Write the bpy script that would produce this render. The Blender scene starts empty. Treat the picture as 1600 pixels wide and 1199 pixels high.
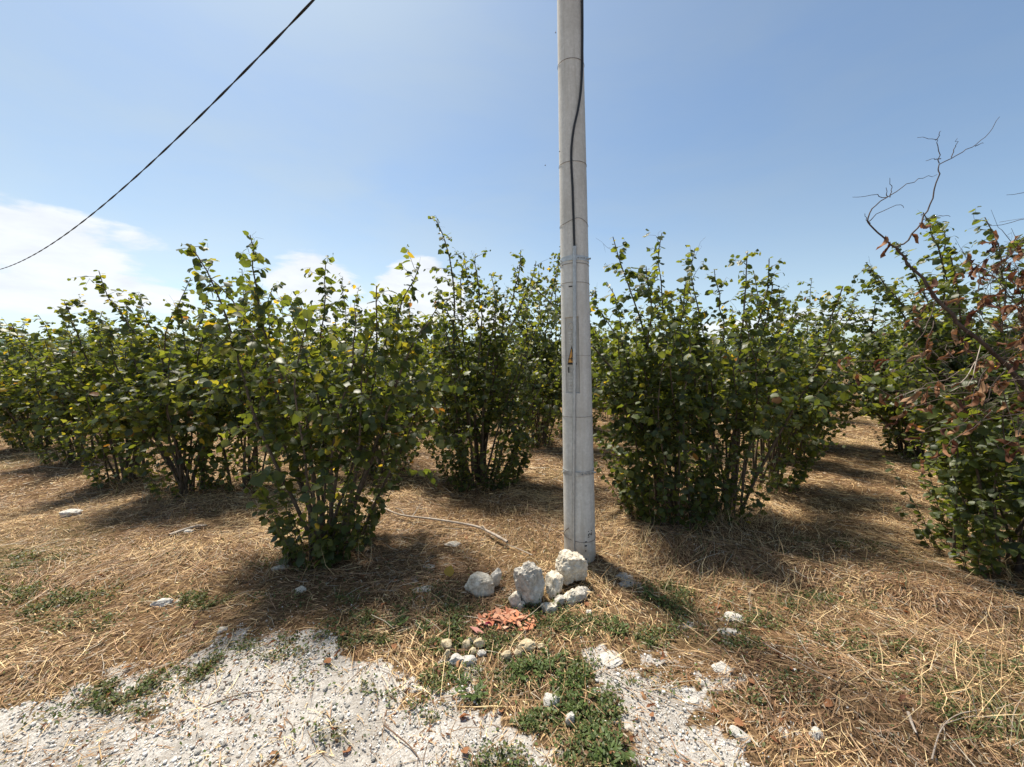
import bpy, math, random
import numpy as np
from mathutils import Vector, Matrix, noise as mnoise

SC = bpy.context.scene
COL = SC.collection
rad = math.radians

# ------------------------------------------------------------------ camera, sky, sun, exposure
CAM_H = 1.6
cam_data = bpy.data.cameras.new('camera')
cam_data.sensor_width = 36.0
cam_data.lens = 602.0 / 1600.0 * 36.0
cam_data.clip_start = 0.05
cam_data.clip_end = 20000.0
cam = bpy.data.objects.new('camera', cam_data)
COL.objects.link(cam)
cam.location = (0, 0, CAM_H)
cam.rotation_euler = (rad(90) - math.atan(40 / 602.0), 0, 0)
SC.camera = cam

SUN_EL = rad(64.0)
SUN_PLAN = Vector((-0.62, 0.785)).normalized()
SUN_DIR = Vector((SUN_PLAN.x * math.cos(SUN_EL), SUN_PLAN.y * math.cos(SUN_EL), math.sin(SUN_EL)))
SUN_ROT = math.atan2(SUN_PLAN.x, SUN_PLAN.y)

sun_data = bpy.data.lights.new('sun', 'SUN')
sun_data.energy = 5.0
sun_data.angle = rad(8.0)
sun_data.color = (1.0, 0.92, 0.79)
sun = bpy.data.objects.new('sun', sun_data)
COL.objects.link(sun)
sun.rotation_euler = SUN_DIR.to_track_quat('Z', 'Y').to_euler()
sun.location = SUN_DIR * 50

SC.view_settings.view_transform = 'Standard'
SC.view_settings.look = 'None'
SC.view_settings.exposure = 0.72
SC.view_settings.gamma = 1.0
SC.view_settings.use_curve_mapping = False
SC.render.engine = 'CYCLES'
SC.cycles.max_bounces = 5
SC.cycles.transparent_max_bounces = 4
SC.cycles.diffuse_bounces = 3
SC.cycles.glossy_bounces = 2
SC.cycles.transmission_bounces = 4


class NT:
    """tiny node-tree helper"""
    def __init__(self, tree):
        self.t = tree
        self.n = tree.nodes
        self.l = tree.links
    def node(self, typ, **kw):
        nd = self.n.new(typ)
        for k, v in kw.items():
            setattr(nd, k, v)
        return nd
    def put(self, sock, val):
        if isinstance(val, bpy.types.NodeSocket):
            self.l.new(val, sock)
        else:
            sock.default_value = val
    def math(self, op, a, b=None, c=None, clamp=False):
        nd = self.node('ShaderNodeMath', operation=op, use_clamp=clamp)
        self.put(nd.inputs[0], a)
        if b is not None: self.put(nd.inputs[1], b)
        if c is not None: self.put(nd.inputs[2], c)
        return nd.outputs[0]
    def mix(self, fac, a, b, blend='MIX'):
        nd = self.node('ShaderNodeMix', data_type='RGBA', blend_type=blend)
        self.put(nd.inputs[0], fac); self.put(nd.inputs[6], a); self.put(nd.inputs[7], b)
        return nd.outputs[2]
    def noise(self, vec, scale, detail=4.0, rough=0.55, dist=0.0):
        nd = self.node('ShaderNodeTexNoise')
        if vec is not None: self.l.new(vec, nd.inputs['Vector'])
        nd.inputs['Scale'].default_value = scale
        nd.inputs['Detail'].default_value = detail
        nd.inputs['Roughness'].default_value = rough
        nd.inputs['Distortion'].default_value = dist
        return nd.outputs[0]
    def mapr(self, v, a, b, c=0.0, d=1.0, smooth=True):
        nd = self.node('ShaderNodeMapRange')
        if smooth: nd.interpolation_type = 'SMOOTHSTEP'
        self.put(nd.inputs[0], v)
        for i, q in enumerate((a, b, c, d)): nd.inputs[1 + i].default_value = q
        return nd.outputs[0]
    def ramp(self, fac, stops):
        nd = self.node('ShaderNodeValToRGB')
        el = nd.color_ramp.elements
        while len(el) < len(stops): el.new(0.5)
        for e, (p, c) in zip(el, stops):
            e.position = p; e.color = (*c, 1)
        self.l.new(fac, nd.inputs[0])
        return nd.outputs[0]


world = bpy.data.worlds.new('World')
SC.world = world
world.use_nodes = True
w = NT(world.node_tree)
w.n.clear()
sky = w.node('ShaderNodeTexSky', sky_type='NISHITA')
sky.sun_disc = False
sky.sun_elevation = SUN_EL
sky.sun_rotation = SUN_ROT
sky.altitude = 300.0
sky.air_density = 1.0
sky.dust_density = 1.2
sky.ozone_density = 1.3
tc = w.node('ShaderNodeTexCoord')
sep = w.node('ShaderNodeSeparateXYZ')
w.l.new(tc.outputs['Generated'], sep.inputs[0])
dx, dy, dz = sep.outputs
az = w.math('ARCTAN2', dx, dy)
el = w.math('ARCSINE', dz)
flat = w.node('ShaderNodeMapping')
flat.inputs['Scale'].default_value = (1.0, 1.0, 3.2)
w.l.new(tc.outputs['Generated'], flat.inputs['Vector'])
cn = w.noise(flat.outputs[0], 5.5, 10.0, 0.6, 0.2)
cn2 = w.noise(flat.outputs[0], 1.6, 6.0, 0.55, 0.4)
cn3 = w.noise(flat.outputs[0], 11.0, 6.0, 0.6, 0.3)
# fair-weather clouds: (azimuth, elevation, half-width, half-height, strength), in degrees
CLOUDS = [(-50, 11.0, 9, 4.0, 1.05), (-44, 12.0, 5, 2.0, .8), (-56, 13, 7, 2.6, .9), (-47, 6.3, 10, 3.4, .95), (-27, 9.2, 7, 5.0, 1.3), (-13, 9.5, 7, 5.4, 1.3), (-20, 5, 14, 4, 1.0), (-4, 5.5, 6, 3.6, 1.0),
          (-62, 7, 9, 5, 1.0), (35, 4, 14, 2.5, .55), (-40, 41, 16, 5, .42), (-22, 44, 14, 5, .40), (-58, 36, 14, 5, .38),
          (95, 9, 16, 5, 1.0), (140, 11, 18, 6, 1.0), (-105, 10, 16, 5, 1.0), (-160, 8, 20, 5, 1.0), (43.0, 27.3, 1.6, .7, .12), (48.4, 28.5, 1.5, .7, .1)]
tot = None
for (a, e, hw, hh, s) in CLOUDS:
    u = w.math('DIVIDE', w.math('SUBTRACT', az, rad(a)), rad(hw))
    v = w.math('DIVIDE', w.math('SUBTRACT', el, rad(e)), rad(hh))
    r2 = w.math('ADD', w.math('MULTIPLY', u, u), w.math('MULTIPLY', v, v))
    m = w.math('MULTIPLY', w.math('SUBTRACT', 1.0, r2, clamp=True), s)
    tot = m if tot is None else w.math('MAXIMUM', tot, m)
den = w.math('ADD', w.math('MULTIPLY', tot, 0.62), w.math('MULTIPLY', w.math('SUBTRACT', cn, 0.5), 1.5))
cl = w.mapr(den, 0.17, 0.44)
cl = w.math('MULTIPLY', cl, w.mapr(tot, 0.0, 0.22))
cl = w.math('MULTIPLY', cl, 0.82)
veil = w.mapr(cn2, 0.30, 0.72, 0.22, 0.68)
veil = w.math('MULTIPLY', veil, w.mapr(dx, -0.9, 0.8, 1.0, 0.45))
low = w.mapr(dz, 0.0, 0.40, 0.24, 0.0)
haze_f = w.math('ADD', veil, low, clamp=True)
skyc = w.mix(1.0, sky.outputs[0], (0.90, 1.0, 1.02, 1), 'MULTIPLY')
lum = w.node('ShaderNodeRGBToBW')
w.l.new(sky.outputs[0], lum.inputs[0])
comb = w.node('ShaderNodeCombineColor')
for i, k in enumerate((0.86, 1.03, 1.15)):
    w.l.new(w.math('MULTIPLY_ADD', lum.outputs[0], k * 0.85, k * 1.1), comb.inputs[i])
skyc = w.mix(haze_f, skyc, comb.outputs[0])
cloud_b = w.math('MULTIPLY_ADD', cn3, 2.6, 5.0)
cc = w.node('ShaderNodeCombineColor')
for i, k in enumerate((1.0, 1.02, 1.06)):
    w.l.new(w.math('MULTIPLY', cloud_b, k), cc.inputs[i])
skyc = w.mix(cl, skyc, cc.outputs[0])
bg = w.node('ShaderNodeBackground')
bg.inputs['Strength'].default_value = 0.095
w.l.new(skyc, bg.inputs['Color'])
wo = w.node('ShaderNodeOutputWorld')
w.l.new(bg.outputs[0], wo.inputs[0])

# ------------------------------------------------------------------ noise and layout (world metres)
def _hash(ix, iy, seed):
    h = (ix.astype(np.int64) * 374761393 + iy.astype(np.int64) * 668265263 + seed * 974711) & 0xFFFFFFFF
    h = ((h ^ (h >> 13)) * 1274126177) & 0xFFFFFFFF
    return ((h ^ (h >> 16)) & 0xFFFFFF) / float(0xFFFFFF)

def vnoise(x, y, seed=0):
    x = np.asarray(x, float); y = np.asarray(y, float)
    ix = np.floor(x); iy = np.floor(y)
    fx = x - ix; fy = y - iy
    fx = fx * fx * (3 - 2 * fx); fy = fy * fy * (3 - 2 * fy)
    a = _hash(ix, iy, seed); b = _hash(ix + 1, iy, seed); c = _hash(ix, iy + 1, seed); d = _hash(ix + 1, iy + 1, seed)
    return (a * (1 - fx) + b * fx) * (1 - fy) + (c * (1 - fx) + d * fx) * fy

def fbm(x, y, seed=0, oct=4, gain=0.5):
    s = 0; a = 1.0; t = 0
    for o in range(oct):
        s = s + a * vnoise(np.asarray(x) * 2 ** o + 17 * o, np.asarray(y) * 2 ** o - 9 * o, seed + o); t += a; a *= gain
    return s / t

def smooth(a, b, x):
    t = np.clip((np.asarray(x, float) - a) / (b - a), 0, 1)
    return t * t * (3 - 2 * t)

def inpoly(x, y, P):
    r = np.zeros(np.shape(x), bool); n = len(P)
    for i in range(n):
        x0, y0 = P[i]; x1, y1 = P[(i + 1) % n]
        if y0 == y1: continue
        c = ((y0 > y) != (y1 > y)) & (x < (x1 - x0) * (y - y0) / (y1 - y0) + x0)
        r ^= c
    return r

GRAVEL1 = [(-6.0, .35), (-3.6, 1.22), (-2.49, 1.77), (-2.29, 1.87), (-1.95, 2.03), (-1.69, 2.12), (-1.46, 2.28), (-1.15, 2.2), (-.85, 2.04), (-.6, 1.9), (-.37, 1.94), (-.18, 1.91),
           (-.19, 1.79), (-.33, 1.68), (-.09, 1.63), (.12, 1.72), (.22, 1.59), (.15, 1.4), (.4, .8), (.6, -4), (-6, -4)]
GRAVEL2 = [(.44, 1.95), (.68, 1.95), (.93, 1.9), (1.07, 1.85), (.92, 1.68), (.98, 1.53), (.98, 1.4), (1.2, .8), (1.6, -4), (.6, -4), (.42, 1.0), (.46, 1.62)]
GSPOT = [(1.13, 2.17, .1), (1.36, 2.27, .07), (1.26, 2.14, .08), (1.07, 1.85, .1), (-.27, 1.92, .14), (.53, 1.93, .07), (.91, 1.49, .12), (-.68, 2.72, .12), (-.5, 3.14, .1), (1.26, 1.49, .06), (-2.27, 2.4, .09), (-1.27, 2.22, .14), (-.95, 2.62, .1), (1.12, 1.5, .07), (.8, 2.62, .1), (.18, 1.67, .08)]
# weeds: x, y, radius x, radius y, strength
WEED = [(-1.45, 2.0, .28, .07, .4), (-1.15, 1.9, .25, .08, .35), (-.95, 1.75, .2, .08, .35), (-.6, 1.72, .14, .06, .45), (-2.2, 1.6, .25, .06, .3), (-.75, 1.5, .15, .05, .35), (.7, 1.75, .2, .08, .3), (1.15, 1.7, .25, .12, .4), (-1.78, 1.7, .30, .10, 1), (-1.62, 1.82, .2, .08, .9), (-2.1, 2.45, .30, .08, 1), (-3.85, 2.9, .5, .2, .8), (-3.1, 2.44, .5, .2, .7), (-2.55, 2.2, .35, .12, .5), (-.75, 2.14, .42, .17, 1.0), (-.44, 2.09, .30, .17, 1.1), (-.1, 2.08, .3, .09, .8), (.3, 2.2, .3, .1, .8), (-.15, 1.75, .16, .09, 1.0), (.1, 1.62, .14, .1, 1.0), (.62, 2.05, .25, .08, .9), (1.5, 2.3, .4, .14, .5), (-1.3, 2.45, .5, .1, .4), (-3.6, 2.5, .6, .2, .6), (2.5, 1.85, .4, .2, .5),
        (-.92, 2.2, .2, .1, .8), (-.25, 1.80, .2, .1, .7), (.15, 1.86, .24, .14, 1.1), (.30, 1.72, .22, .14, .9), (.25, 1.58, .15, .1, .7), (.36, 1.42, .16, .16, .85), (.44, 2.09, .3, .14, .8), (.8, 2.17, .3, .15, .8), (1.0, 2.5, .22, .16, .8), (1.04, 2.3, .2, .1, .8),
        (1.3, 2.05, .25, .1, .6), (2.06, 2.44, .35, .1, .5), (1.9, 2.0, .4, .18, .45), (2.15, 1.66, .35, .2, .7), (-.64, 2.31, .3, .12, .6), (-1.27, 2.05, .14, .06, .6), (-.4, 2.31, .25, .1, .7), (-1.27, 1.9, .12, .05, .7), (-.32, 1.66, .08, .05, .9), (.05, 2.28, .2, .06, .7),
        (-1.5, 4.0, .6, .3, .25), (.2, 3.9, .5, .3, .4), (-.6, 2.45, .3, .12, .45), (.2, 2.36, .35, .07, .8), (3.0, 3.2, .4, .15, .35), (2.6, 3.3, .3, .1, .4), (.0, 1.3, .25, .15, .8), (.3, 1.0, .4, .4, .8), (-1.75, 2.9, .3, .1, .4)]

def gravel_mask(x, y):
    wx = x + (fbm(x * 4, y * 4, 3) - .5) * .34 + (vnoise(x * 22, y * 22, 5) - .5) * .1
    wy = y + (fbm(x * 4, y * 4, 8) - .5) * .30 + (vnoise(x * 22, y * 22, 6) - .5) * .1
    m = (inpoly(wx, wy, GRAVEL1) | inpoly(wx, wy, GRAVEL2)).astype(float)
    for (a, b, r) in GSPOT:
        m = np.maximum(m, (((wx - a) / r) ** 2 + ((wy - b) / (r * .6)) ** 2 < .8).astype(float) * .8)
    brk = fbm(x * 5, y * 5, 13, 5, .6)
    edge = np.maximum(inpoly(wx + .10, wy - .12, GRAVEL1) * inpoly(wx - .14, wy + .14, GRAVEL1), inpoly(wx + .09, wy + .10, GRAVEL2) * inpoly(wx - .09, wy - .05, GRAVEL2))
    thr = np.where(edge > 0, .36, .52)
    return m * smooth(thr, thr + .1, brk + .10 * smooth(2.2, 1.5, y))

def weed_mask(x, y):
    wx = x + (fbm(x * 5, y * 5, 23) - .5) * .3
    wy = y + (fbm(x * 5, y * 5, 28) - .5) * .22
    m = np.zeros(np.shape(x))
    for (a, b, rx, ry, s) in WEED:
        m = np.maximum(m, s * np.clip(1.25 - ((wx - a) / rx) ** 2 - ((wy - b) / ry) ** 2, 0, 1))
    return m * (0.12 + 1.05 * smooth(.38, .62, fbm(x * 9, y * 9, 31))) * (.45 + .55 * smooth(.3, .55, fbm(x * 28, y * 28, 33, 2)))

def H(x, y):
    x = np.asarray(x, float); y = np.asarray(y, float)
    near = smooth(40, 12, np.hypot(x, y))
    z = (fbm(x * .35, y * .35, 41, 3) - .5) * .16 * near
    z = z + (fbm(x * 1.6, y * 1.6, 44, 3) - .5) * .07 * near
    z = z + (fbm(x * 7, y * 7, 47, 3) - .5) * .028 * near
    z = z * (1 - .8 * np.exp(-(((x - .2) / 1.0) ** 2 + ((y - 2.4) / .7) ** 2)))
    # hay windrow running across the right-hand side
    t = (y - 3.25) + (x - 1.3) * .52
    z = z + .055 * np.exp(-(t / .16) ** 2) * smooth(.6, 1.3, x) * smooth(4.2, 3.0, x) - .04 * np.exp(-((t + .28) / .15) ** 2) * smooth(.6, 1.3, x) * smooth(4.2, 3.0, x)
    return z

def Hs(x, y):
    return float(H(np.array([x]), np.array([y]))[0])

# ------------------------------------------------------------------ mesh helpers
def mesh_from(name, V, F, mat=None, col=None, smooth_shade=False):
    me = bpy.data.meshes.new(name)
    V = np.asarray(V, np.float32); F = np.asarray(F, np.int32)
    k = F.shape[1]; nf = F.shape[0]
    me.vertices.add(len(V)); me.vertices.foreach_set('co', V.ravel())
    me.loops.add(nf * k); me.loops.foreach_set('vertex_index', F.ravel())
    me.polygons.add(nf)
    me.polygons.foreach_set('loop_start', np.arange(0, nf * k, k, dtype=np.int32))
    try: me.polygons.foreach_set('loop_total', np.full(nf, k, np.int32))
    except Exception: pass
    me.update(calc_edges=True)
    if smooth_shade: me.polygons.foreach_set('use_smooth', np.ones(nf, bool))
    if col is not None:
        at = me.color_attributes.new('Col', 'FLOAT_COLOR', 'POINT')
        c = np.ones((len(V), 4), np.float32); c[:, :3] = col
        at.data.foreach_set('color', c.ravel())
    if mat is not None: me.materials.append(mat)
    return me

def mesh_ngon(name, V, F, mat=None, smooth_shade=False):
    me = bpy.data.meshes.new(name)
    me.from_pydata([tuple(v) for v in V], [], [tuple(f) for f in F]); me.update()
    if smooth_shade: me.polygons.foreach_set('use_smooth', np.ones(len(me.polygons), bool))
    if mat is not None: me.materials.append(mat)
    return me

def ob(name, me, parent=None, loc=None, label=None, cat=None, group=None, kind=None):
    o = bpy.data.objects.new(name, me)
    COL.objects.link(o)
    if parent is not None: o.parent = parent
    if loc is not None: o.location = loc
    if label: o['label'] = label
    if cat: o['category'] = cat
    if group: o['group'] = group
    if kind: o['kind'] = kind
    return o

def tubes(lines, sides=6):
    """lines: list of (pts Nx3, radii N). one vertex array / quad array"""
    VV = []; FF = []; base = 0
    ang = np.arange(sides) * 2 * np.pi / sides
    for pts, r in lines:
        pts = np.asarray(pts, float); r = np.asarray(r, float); n = len(pts)
        t = np.gradient(pts, axis=0); t /= np.linalg.norm(t, axis=1)[:, None] + 1e-9
        ref = np.array([1., 0, 0]) if abs(t[0][0]) < .8 else np.array([0, 1., 0])
        a = ref - t * (t @ ref)[:, None]; a /= np.linalg.norm(a, axis=1)[:, None] + 1e-9
        b = np.cross(t, a)
        ring = pts[:, None, :] + r[:, None, None] * (np.cos(ang)[None, :, None] * a[:, None, :] + np.sin(ang)[None, :, None] * b[:, None, :])
        VV.append(ring.reshape(-1, 3))
        i = np.arange(n - 1)[:, None] * sides; j = np.arange(sides)[None, :]; j2 = (j + 1) % sides
        FF.append((np.stack([i + j, i + j2, i + sides + j2, i + sides + j], -1).reshape(-1, 4) + base))
        base += n * sides
    return np.concatenate(VV), np.concatenate(FF)

# ------------------------------------------------------------------ materials
def new_mat(name):
    m = bpy.data.materials.new(name); m.use_nodes = True
    nt = NT(m.node_tree)
    return m, nt, nt.n['Principled BSDF'], nt.n['Material Output']

def bump(nt, bsdf, height, strength=.5, dist=.01):
    b = nt.node('ShaderNodeBump')
    b.inputs['Strength'].default_value = strength; b.inputs['Distance'].default_value = dist
    nt.l.new(height, b.inputs['Height']); nt.l.new(b.outputs[0], bsdf.inputs['Normal'])

def attr_mat(name, rough=.8, spec=.2, transl=0.0, tcol=(1.6, 1.5, .7), var=.25, vscale=60):
    m, nt, bs, out = new_mat(name)
    a = nt.node('ShaderNodeAttribute', attribute_name='Col')
    tcn = nt.node('ShaderNodeTexCoord')
    n = nt.noise(tcn.outputs['Object'], vscale, 3)
    c = nt.mix(1.0, a.outputs['Color'], nt.ramp(n, [(.25, (1 - var,) * 3), (.75, (1 + var,) * 3)]), 'MULTIPLY')
    nt.l.new(c, bs.inputs['Base Color'])
    bs.inputs['Roughness'].default_value = rough
    bs.inputs['Specular IOR Level'].default_value = spec
    if transl:
        t = nt.node('ShaderNodeBsdfTranslucent')
        nt.l.new(nt.mix(1.0, c, (*tcol, 1), 'MULTIPLY'), t.inputs['Color'])
        mx = nt.node('ShaderNodeMixShader'); mx.inputs[0].default_value = transl
        nt.l.new(bs.outputs[0], mx.inputs[1]); nt.l.new(t.outputs[0], mx.inputs[2]); nt.l.new(mx.outputs[0], out.inputs[0])
    return m

def solid_mat(name, c1, c2, scale=8, rough=.8, spec=.3, metal=0.0, bumps=.3, bdist=.004, detail=6):
    m, nt, bs, out = new_mat(name)
    tcn = nt.node('ShaderNodeTexCoord')
    n = nt.noise(tcn.outputs['Object'], scale, detail, .65)
    nt.l.new(nt.ramp(n, [(.3, c1), (.7, c2)]), bs.inputs['Base Color'])
    bs.inputs['Roughness'].default_value = rough; bs.inputs['Specular IOR Level'].default_value = spec
    bs.inputs['Metallic'].default_value = metal
    if bumps: bump(nt, bs, nt.noise(tcn.outputs['Object'], scale * 4, 6, .7), bumps, bdist)
    return m

M_LEAF = attr_mat('hazel_leaf', .46, .6, .50, (2.3, 2.0, .62), .22, 55)
M_DRYLEAF = attr_mat('dry_leaf', .7, .2, .22, (1.3, 1.0, .8), .3, 70)
M_STRAW = attr_mat('straw', .55, .35, .18, (1.1, 1.0, .9), .2, 40)
M_WEED = attr_mat('weed_leaf', .5, .3, .3, (1.5, 1.5, .6), .2, 80)
M_PEBBLE = attr_mat('limestone_pebble', .9, .15, 0, var=.14, vscale=120)
M_SHARD = attr_mat('terracotta', .85, .15, 0, var=.25, vscale=60)
M_BARK = solid_mat('hazel_bark', (.055, .040, .028), (.16, .125, .095), 22, .85, .2, 0, .5, .003)
M_DEADBARK = solid_mat('dead_bark', (.05, .035, .028), (.13, .10, .085), 25, .9, .2, 0, .5, .003)
M_STICK = solid_mat('weathered_stick', (.22, .17, .13), (.48, .42, .36), 18, .85, .2, 0, .4, .003)
M_DARKSTICK = solid_mat('dark_stick', (.07, .045, .03), (.2, .13, .09), 18, .85, .2, 0, .4, .003)
M_GALV = solid_mat('galvanised_steel', (.34, .36, .37), (.55, .57, .58), 26, .48, .4, .55, .12, .001)
M_CABLE = solid_mat('black_cable', (.012, .012, .013), (.03, .03, .032), 30, .5, .4, 0, .1, .001)
M_WIRE = solid_mat('rusty_tie_wire', (.05, .035, .03), (.13, .09, .07), 40, .7, .3, .5, .1, .001)
M_YELLOW = solid_mat('warning_yellow', (.50, .24, .06), (.66, .36, .09), 60, .6, .3, 0, .1, .001)
M_BLACK = solid_mat('black_paint', (.012, .012, .012), (.03, .03, .03), 60, .7, .3, 0, 0)

def rock_mat(name, lo, mid, hi, scale=9):
    m, nt, bs, out = new_mat(name)
    tcn = nt.node('ShaderNodeTexCoord'); V = tcn.outputs['Object']
    n = nt.noise(V, scale, 10, .72, .3); n2 = nt.noise(V, scale * 5, 8, .75)
    c = nt.ramp(nt.math('MULTIPLY_ADD', n2, .5, nt.math('MULTIPLY', n, .5)), [(.38, lo), (.5, mid), (.62, hi)])
    nt.l.new(c, bs.inputs['Base Color'])
    bs.inputs['Roughness'].default_value = .95; bs.inputs['Specular IOR Level'].default_value = .1
    bump(nt, bs, nt.math('ADD', nt.noise(V, scale * 3, 10, .8), nt.math('MULTIPLY', n2, .5)), .9, .012)
    return m
M_ROCK = rock_mat('weathered_limestone', (.32, .265, .195), (.62, .56, .46), (.82, .78, .69))
M_ROCKGREY = rock_mat('grey_limestone', (.25, .225, .19), (.50, .465, .41), (.76, .72, .65))
M_STONE = rock_mat('cream_stone', (.38, .30, .18), (.58, .48, .32), (.70, .62, .46), 20)
M_WHITE = rock_mat('white_limestone', (.40, .37, .33), (.60, .57, .52), (.75, .73, .68), 22)

# pole concrete
M_CONC, nt, bs, out = new_mat('spun_concrete')
tcn = nt.node('ShaderNodeTexCoord'); V = tcn.outputs['Object']
st = nt.node('ShaderNodeMapping'); st.inputs['Scale'].default_value = (14, 14, 1.0); nt.l.new(V, st.inputs[0])
n1 = nt.noise(V, 45, 8, .7); n2 = nt.noise(st.outputs[0], 2.0, 5, .6); n3 = nt.noise(V, 3, 4, .6)
base = nt.ramp(n1, [(.3, (.52, .51, .48)), (.7, (.70, .69, .66))])
base = nt.mix(nt.mapr(n2, .42, .72, 0, .6), base, (.45, .43, .385, 1))
base = nt.mix(nt.mapr(n3, .42, .7, 0, .5), base, (.42, .395, .35, 1))
sz_ = nt.node('ShaderNodeSeparateXYZ'); nt.l.new(V, sz_.inputs[0])
splash = nt.math('MULTIPLY', nt.mapr(sz_.outputs[2], .05, .45, 1, 0), nt.mapr(nt.noise(V, 14, 6, .7), .35, .7, .1, .8))
base = nt.mix(splash, base, (.36, .30, .22, 1))
pits = nt.mapr(nt.noise(V, 160, 3, .6), .66, .74, 0, .6)
base = nt.mix(pits, base, (.22, .21, .19, 1))
nt.l.new(base, bs.inputs['Base Color']); bs.inputs['Roughness'].default_value = .9; bs.inputs['Specular IOR Level'].default_value = .15
bump(nt, bs, nt.math('SUBTRACT', n1, pits), .35, .003)

# ground
M_GROUND, nt, bs, out = new_mat('orchard_ground')
a = nt.node('ShaderNodeAttribute', attribute_name='Col')
sepz = nt.node('ShaderNodeSeparateColor'); nt.l.new(a.outputs['Color'], sepz.inputs[0])
tcn = nt.node('ShaderNodeTexCoord'); V = tcn.outputs['Object']
wv = nt.noise(V, .9, 3, .5)
m1 = nt.node('ShaderNodeMapping'); m1.inputs['Scale'].default_value = (1, 7, 1); m1.inputs['Rotation'].default_value = (0, 0, .5); nt.l.new(V, m1.inputs[0])
m2 = nt.node('ShaderNodeMapping'); m2.inputs['Scale'].default_value = (8, 1, 1); m2.inputs['Rotation'].default_value = (0, 0, .3); nt.l.new(V, m2.inputs[0])
fib = nt.math('MAXIMUM', nt.noise(m1.outputs[0], 9, 8, .7, .6), nt.noise(m2.outputs[0], 8, 8, .7, .6))
hay = nt.ramp(fib, [(.44, (.042, .026, .016)), (.55, (.155, .098, .052)), (.65, (.42, .29, .15)), (.77, (.66, .49, .27))])
hay = nt.mix(nt.mapr(nt.noise(V, 1.3, 5, .6), .42, .62, 0, .75), hay, nt.mix(.5, hay, (.16, .085, .04, 1)))
hay = nt.mix(nt.mapr(nt.noise(V, .55, 4, .6), .5, .68, 0, .35), hay, (.15, .14, .06, 1))
grv = nt.ramp(nt.noise(V, 110, 5, .8), [(.33, (.19, .16, .135)), (.46, (.42, .39, .355)), (.62, (.62, .595, .56))])
grv = nt.mix(nt.mapr(nt.noise(V, 2.4, 8, .72), .46, .62, 0, .65), grv, nt.mix(nt.noise(V, 70, 4, .7), (.16, .135, .11, 1), (.36, .33, .29, 1)))
wd = nt.ramp(nt.noise(V, 40, 6, .75), [(.35, (.035, .028, .016)), (.6, (.075, .085, .03))])
gedge = nt.math('ADD', sepz.outputs[0], nt.math('MULTIPLY', nt.math('SUBTRACT', nt.noise(V, 16, 7, .75), .5), 1.5))
c = nt.mix(nt.mapr(gedge, .3, .75), hay, grv)
c = nt.mix(nt.mapr(sepz.outputs[1], .15, .8, 0, .85), c, wd)
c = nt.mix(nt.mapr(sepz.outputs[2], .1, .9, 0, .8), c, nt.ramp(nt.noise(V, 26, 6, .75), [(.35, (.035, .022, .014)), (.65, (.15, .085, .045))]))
nt.l.new(c, bs.inputs['Base Color']); bs.inputs['Roughness'].default_value = .95; bs.inputs['Specular IOR Level'].default_value = .08
bump(nt, bs, nt.math('ADD', fib, nt.noise(V, 60, 6, .7)), .7, .02)

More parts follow.
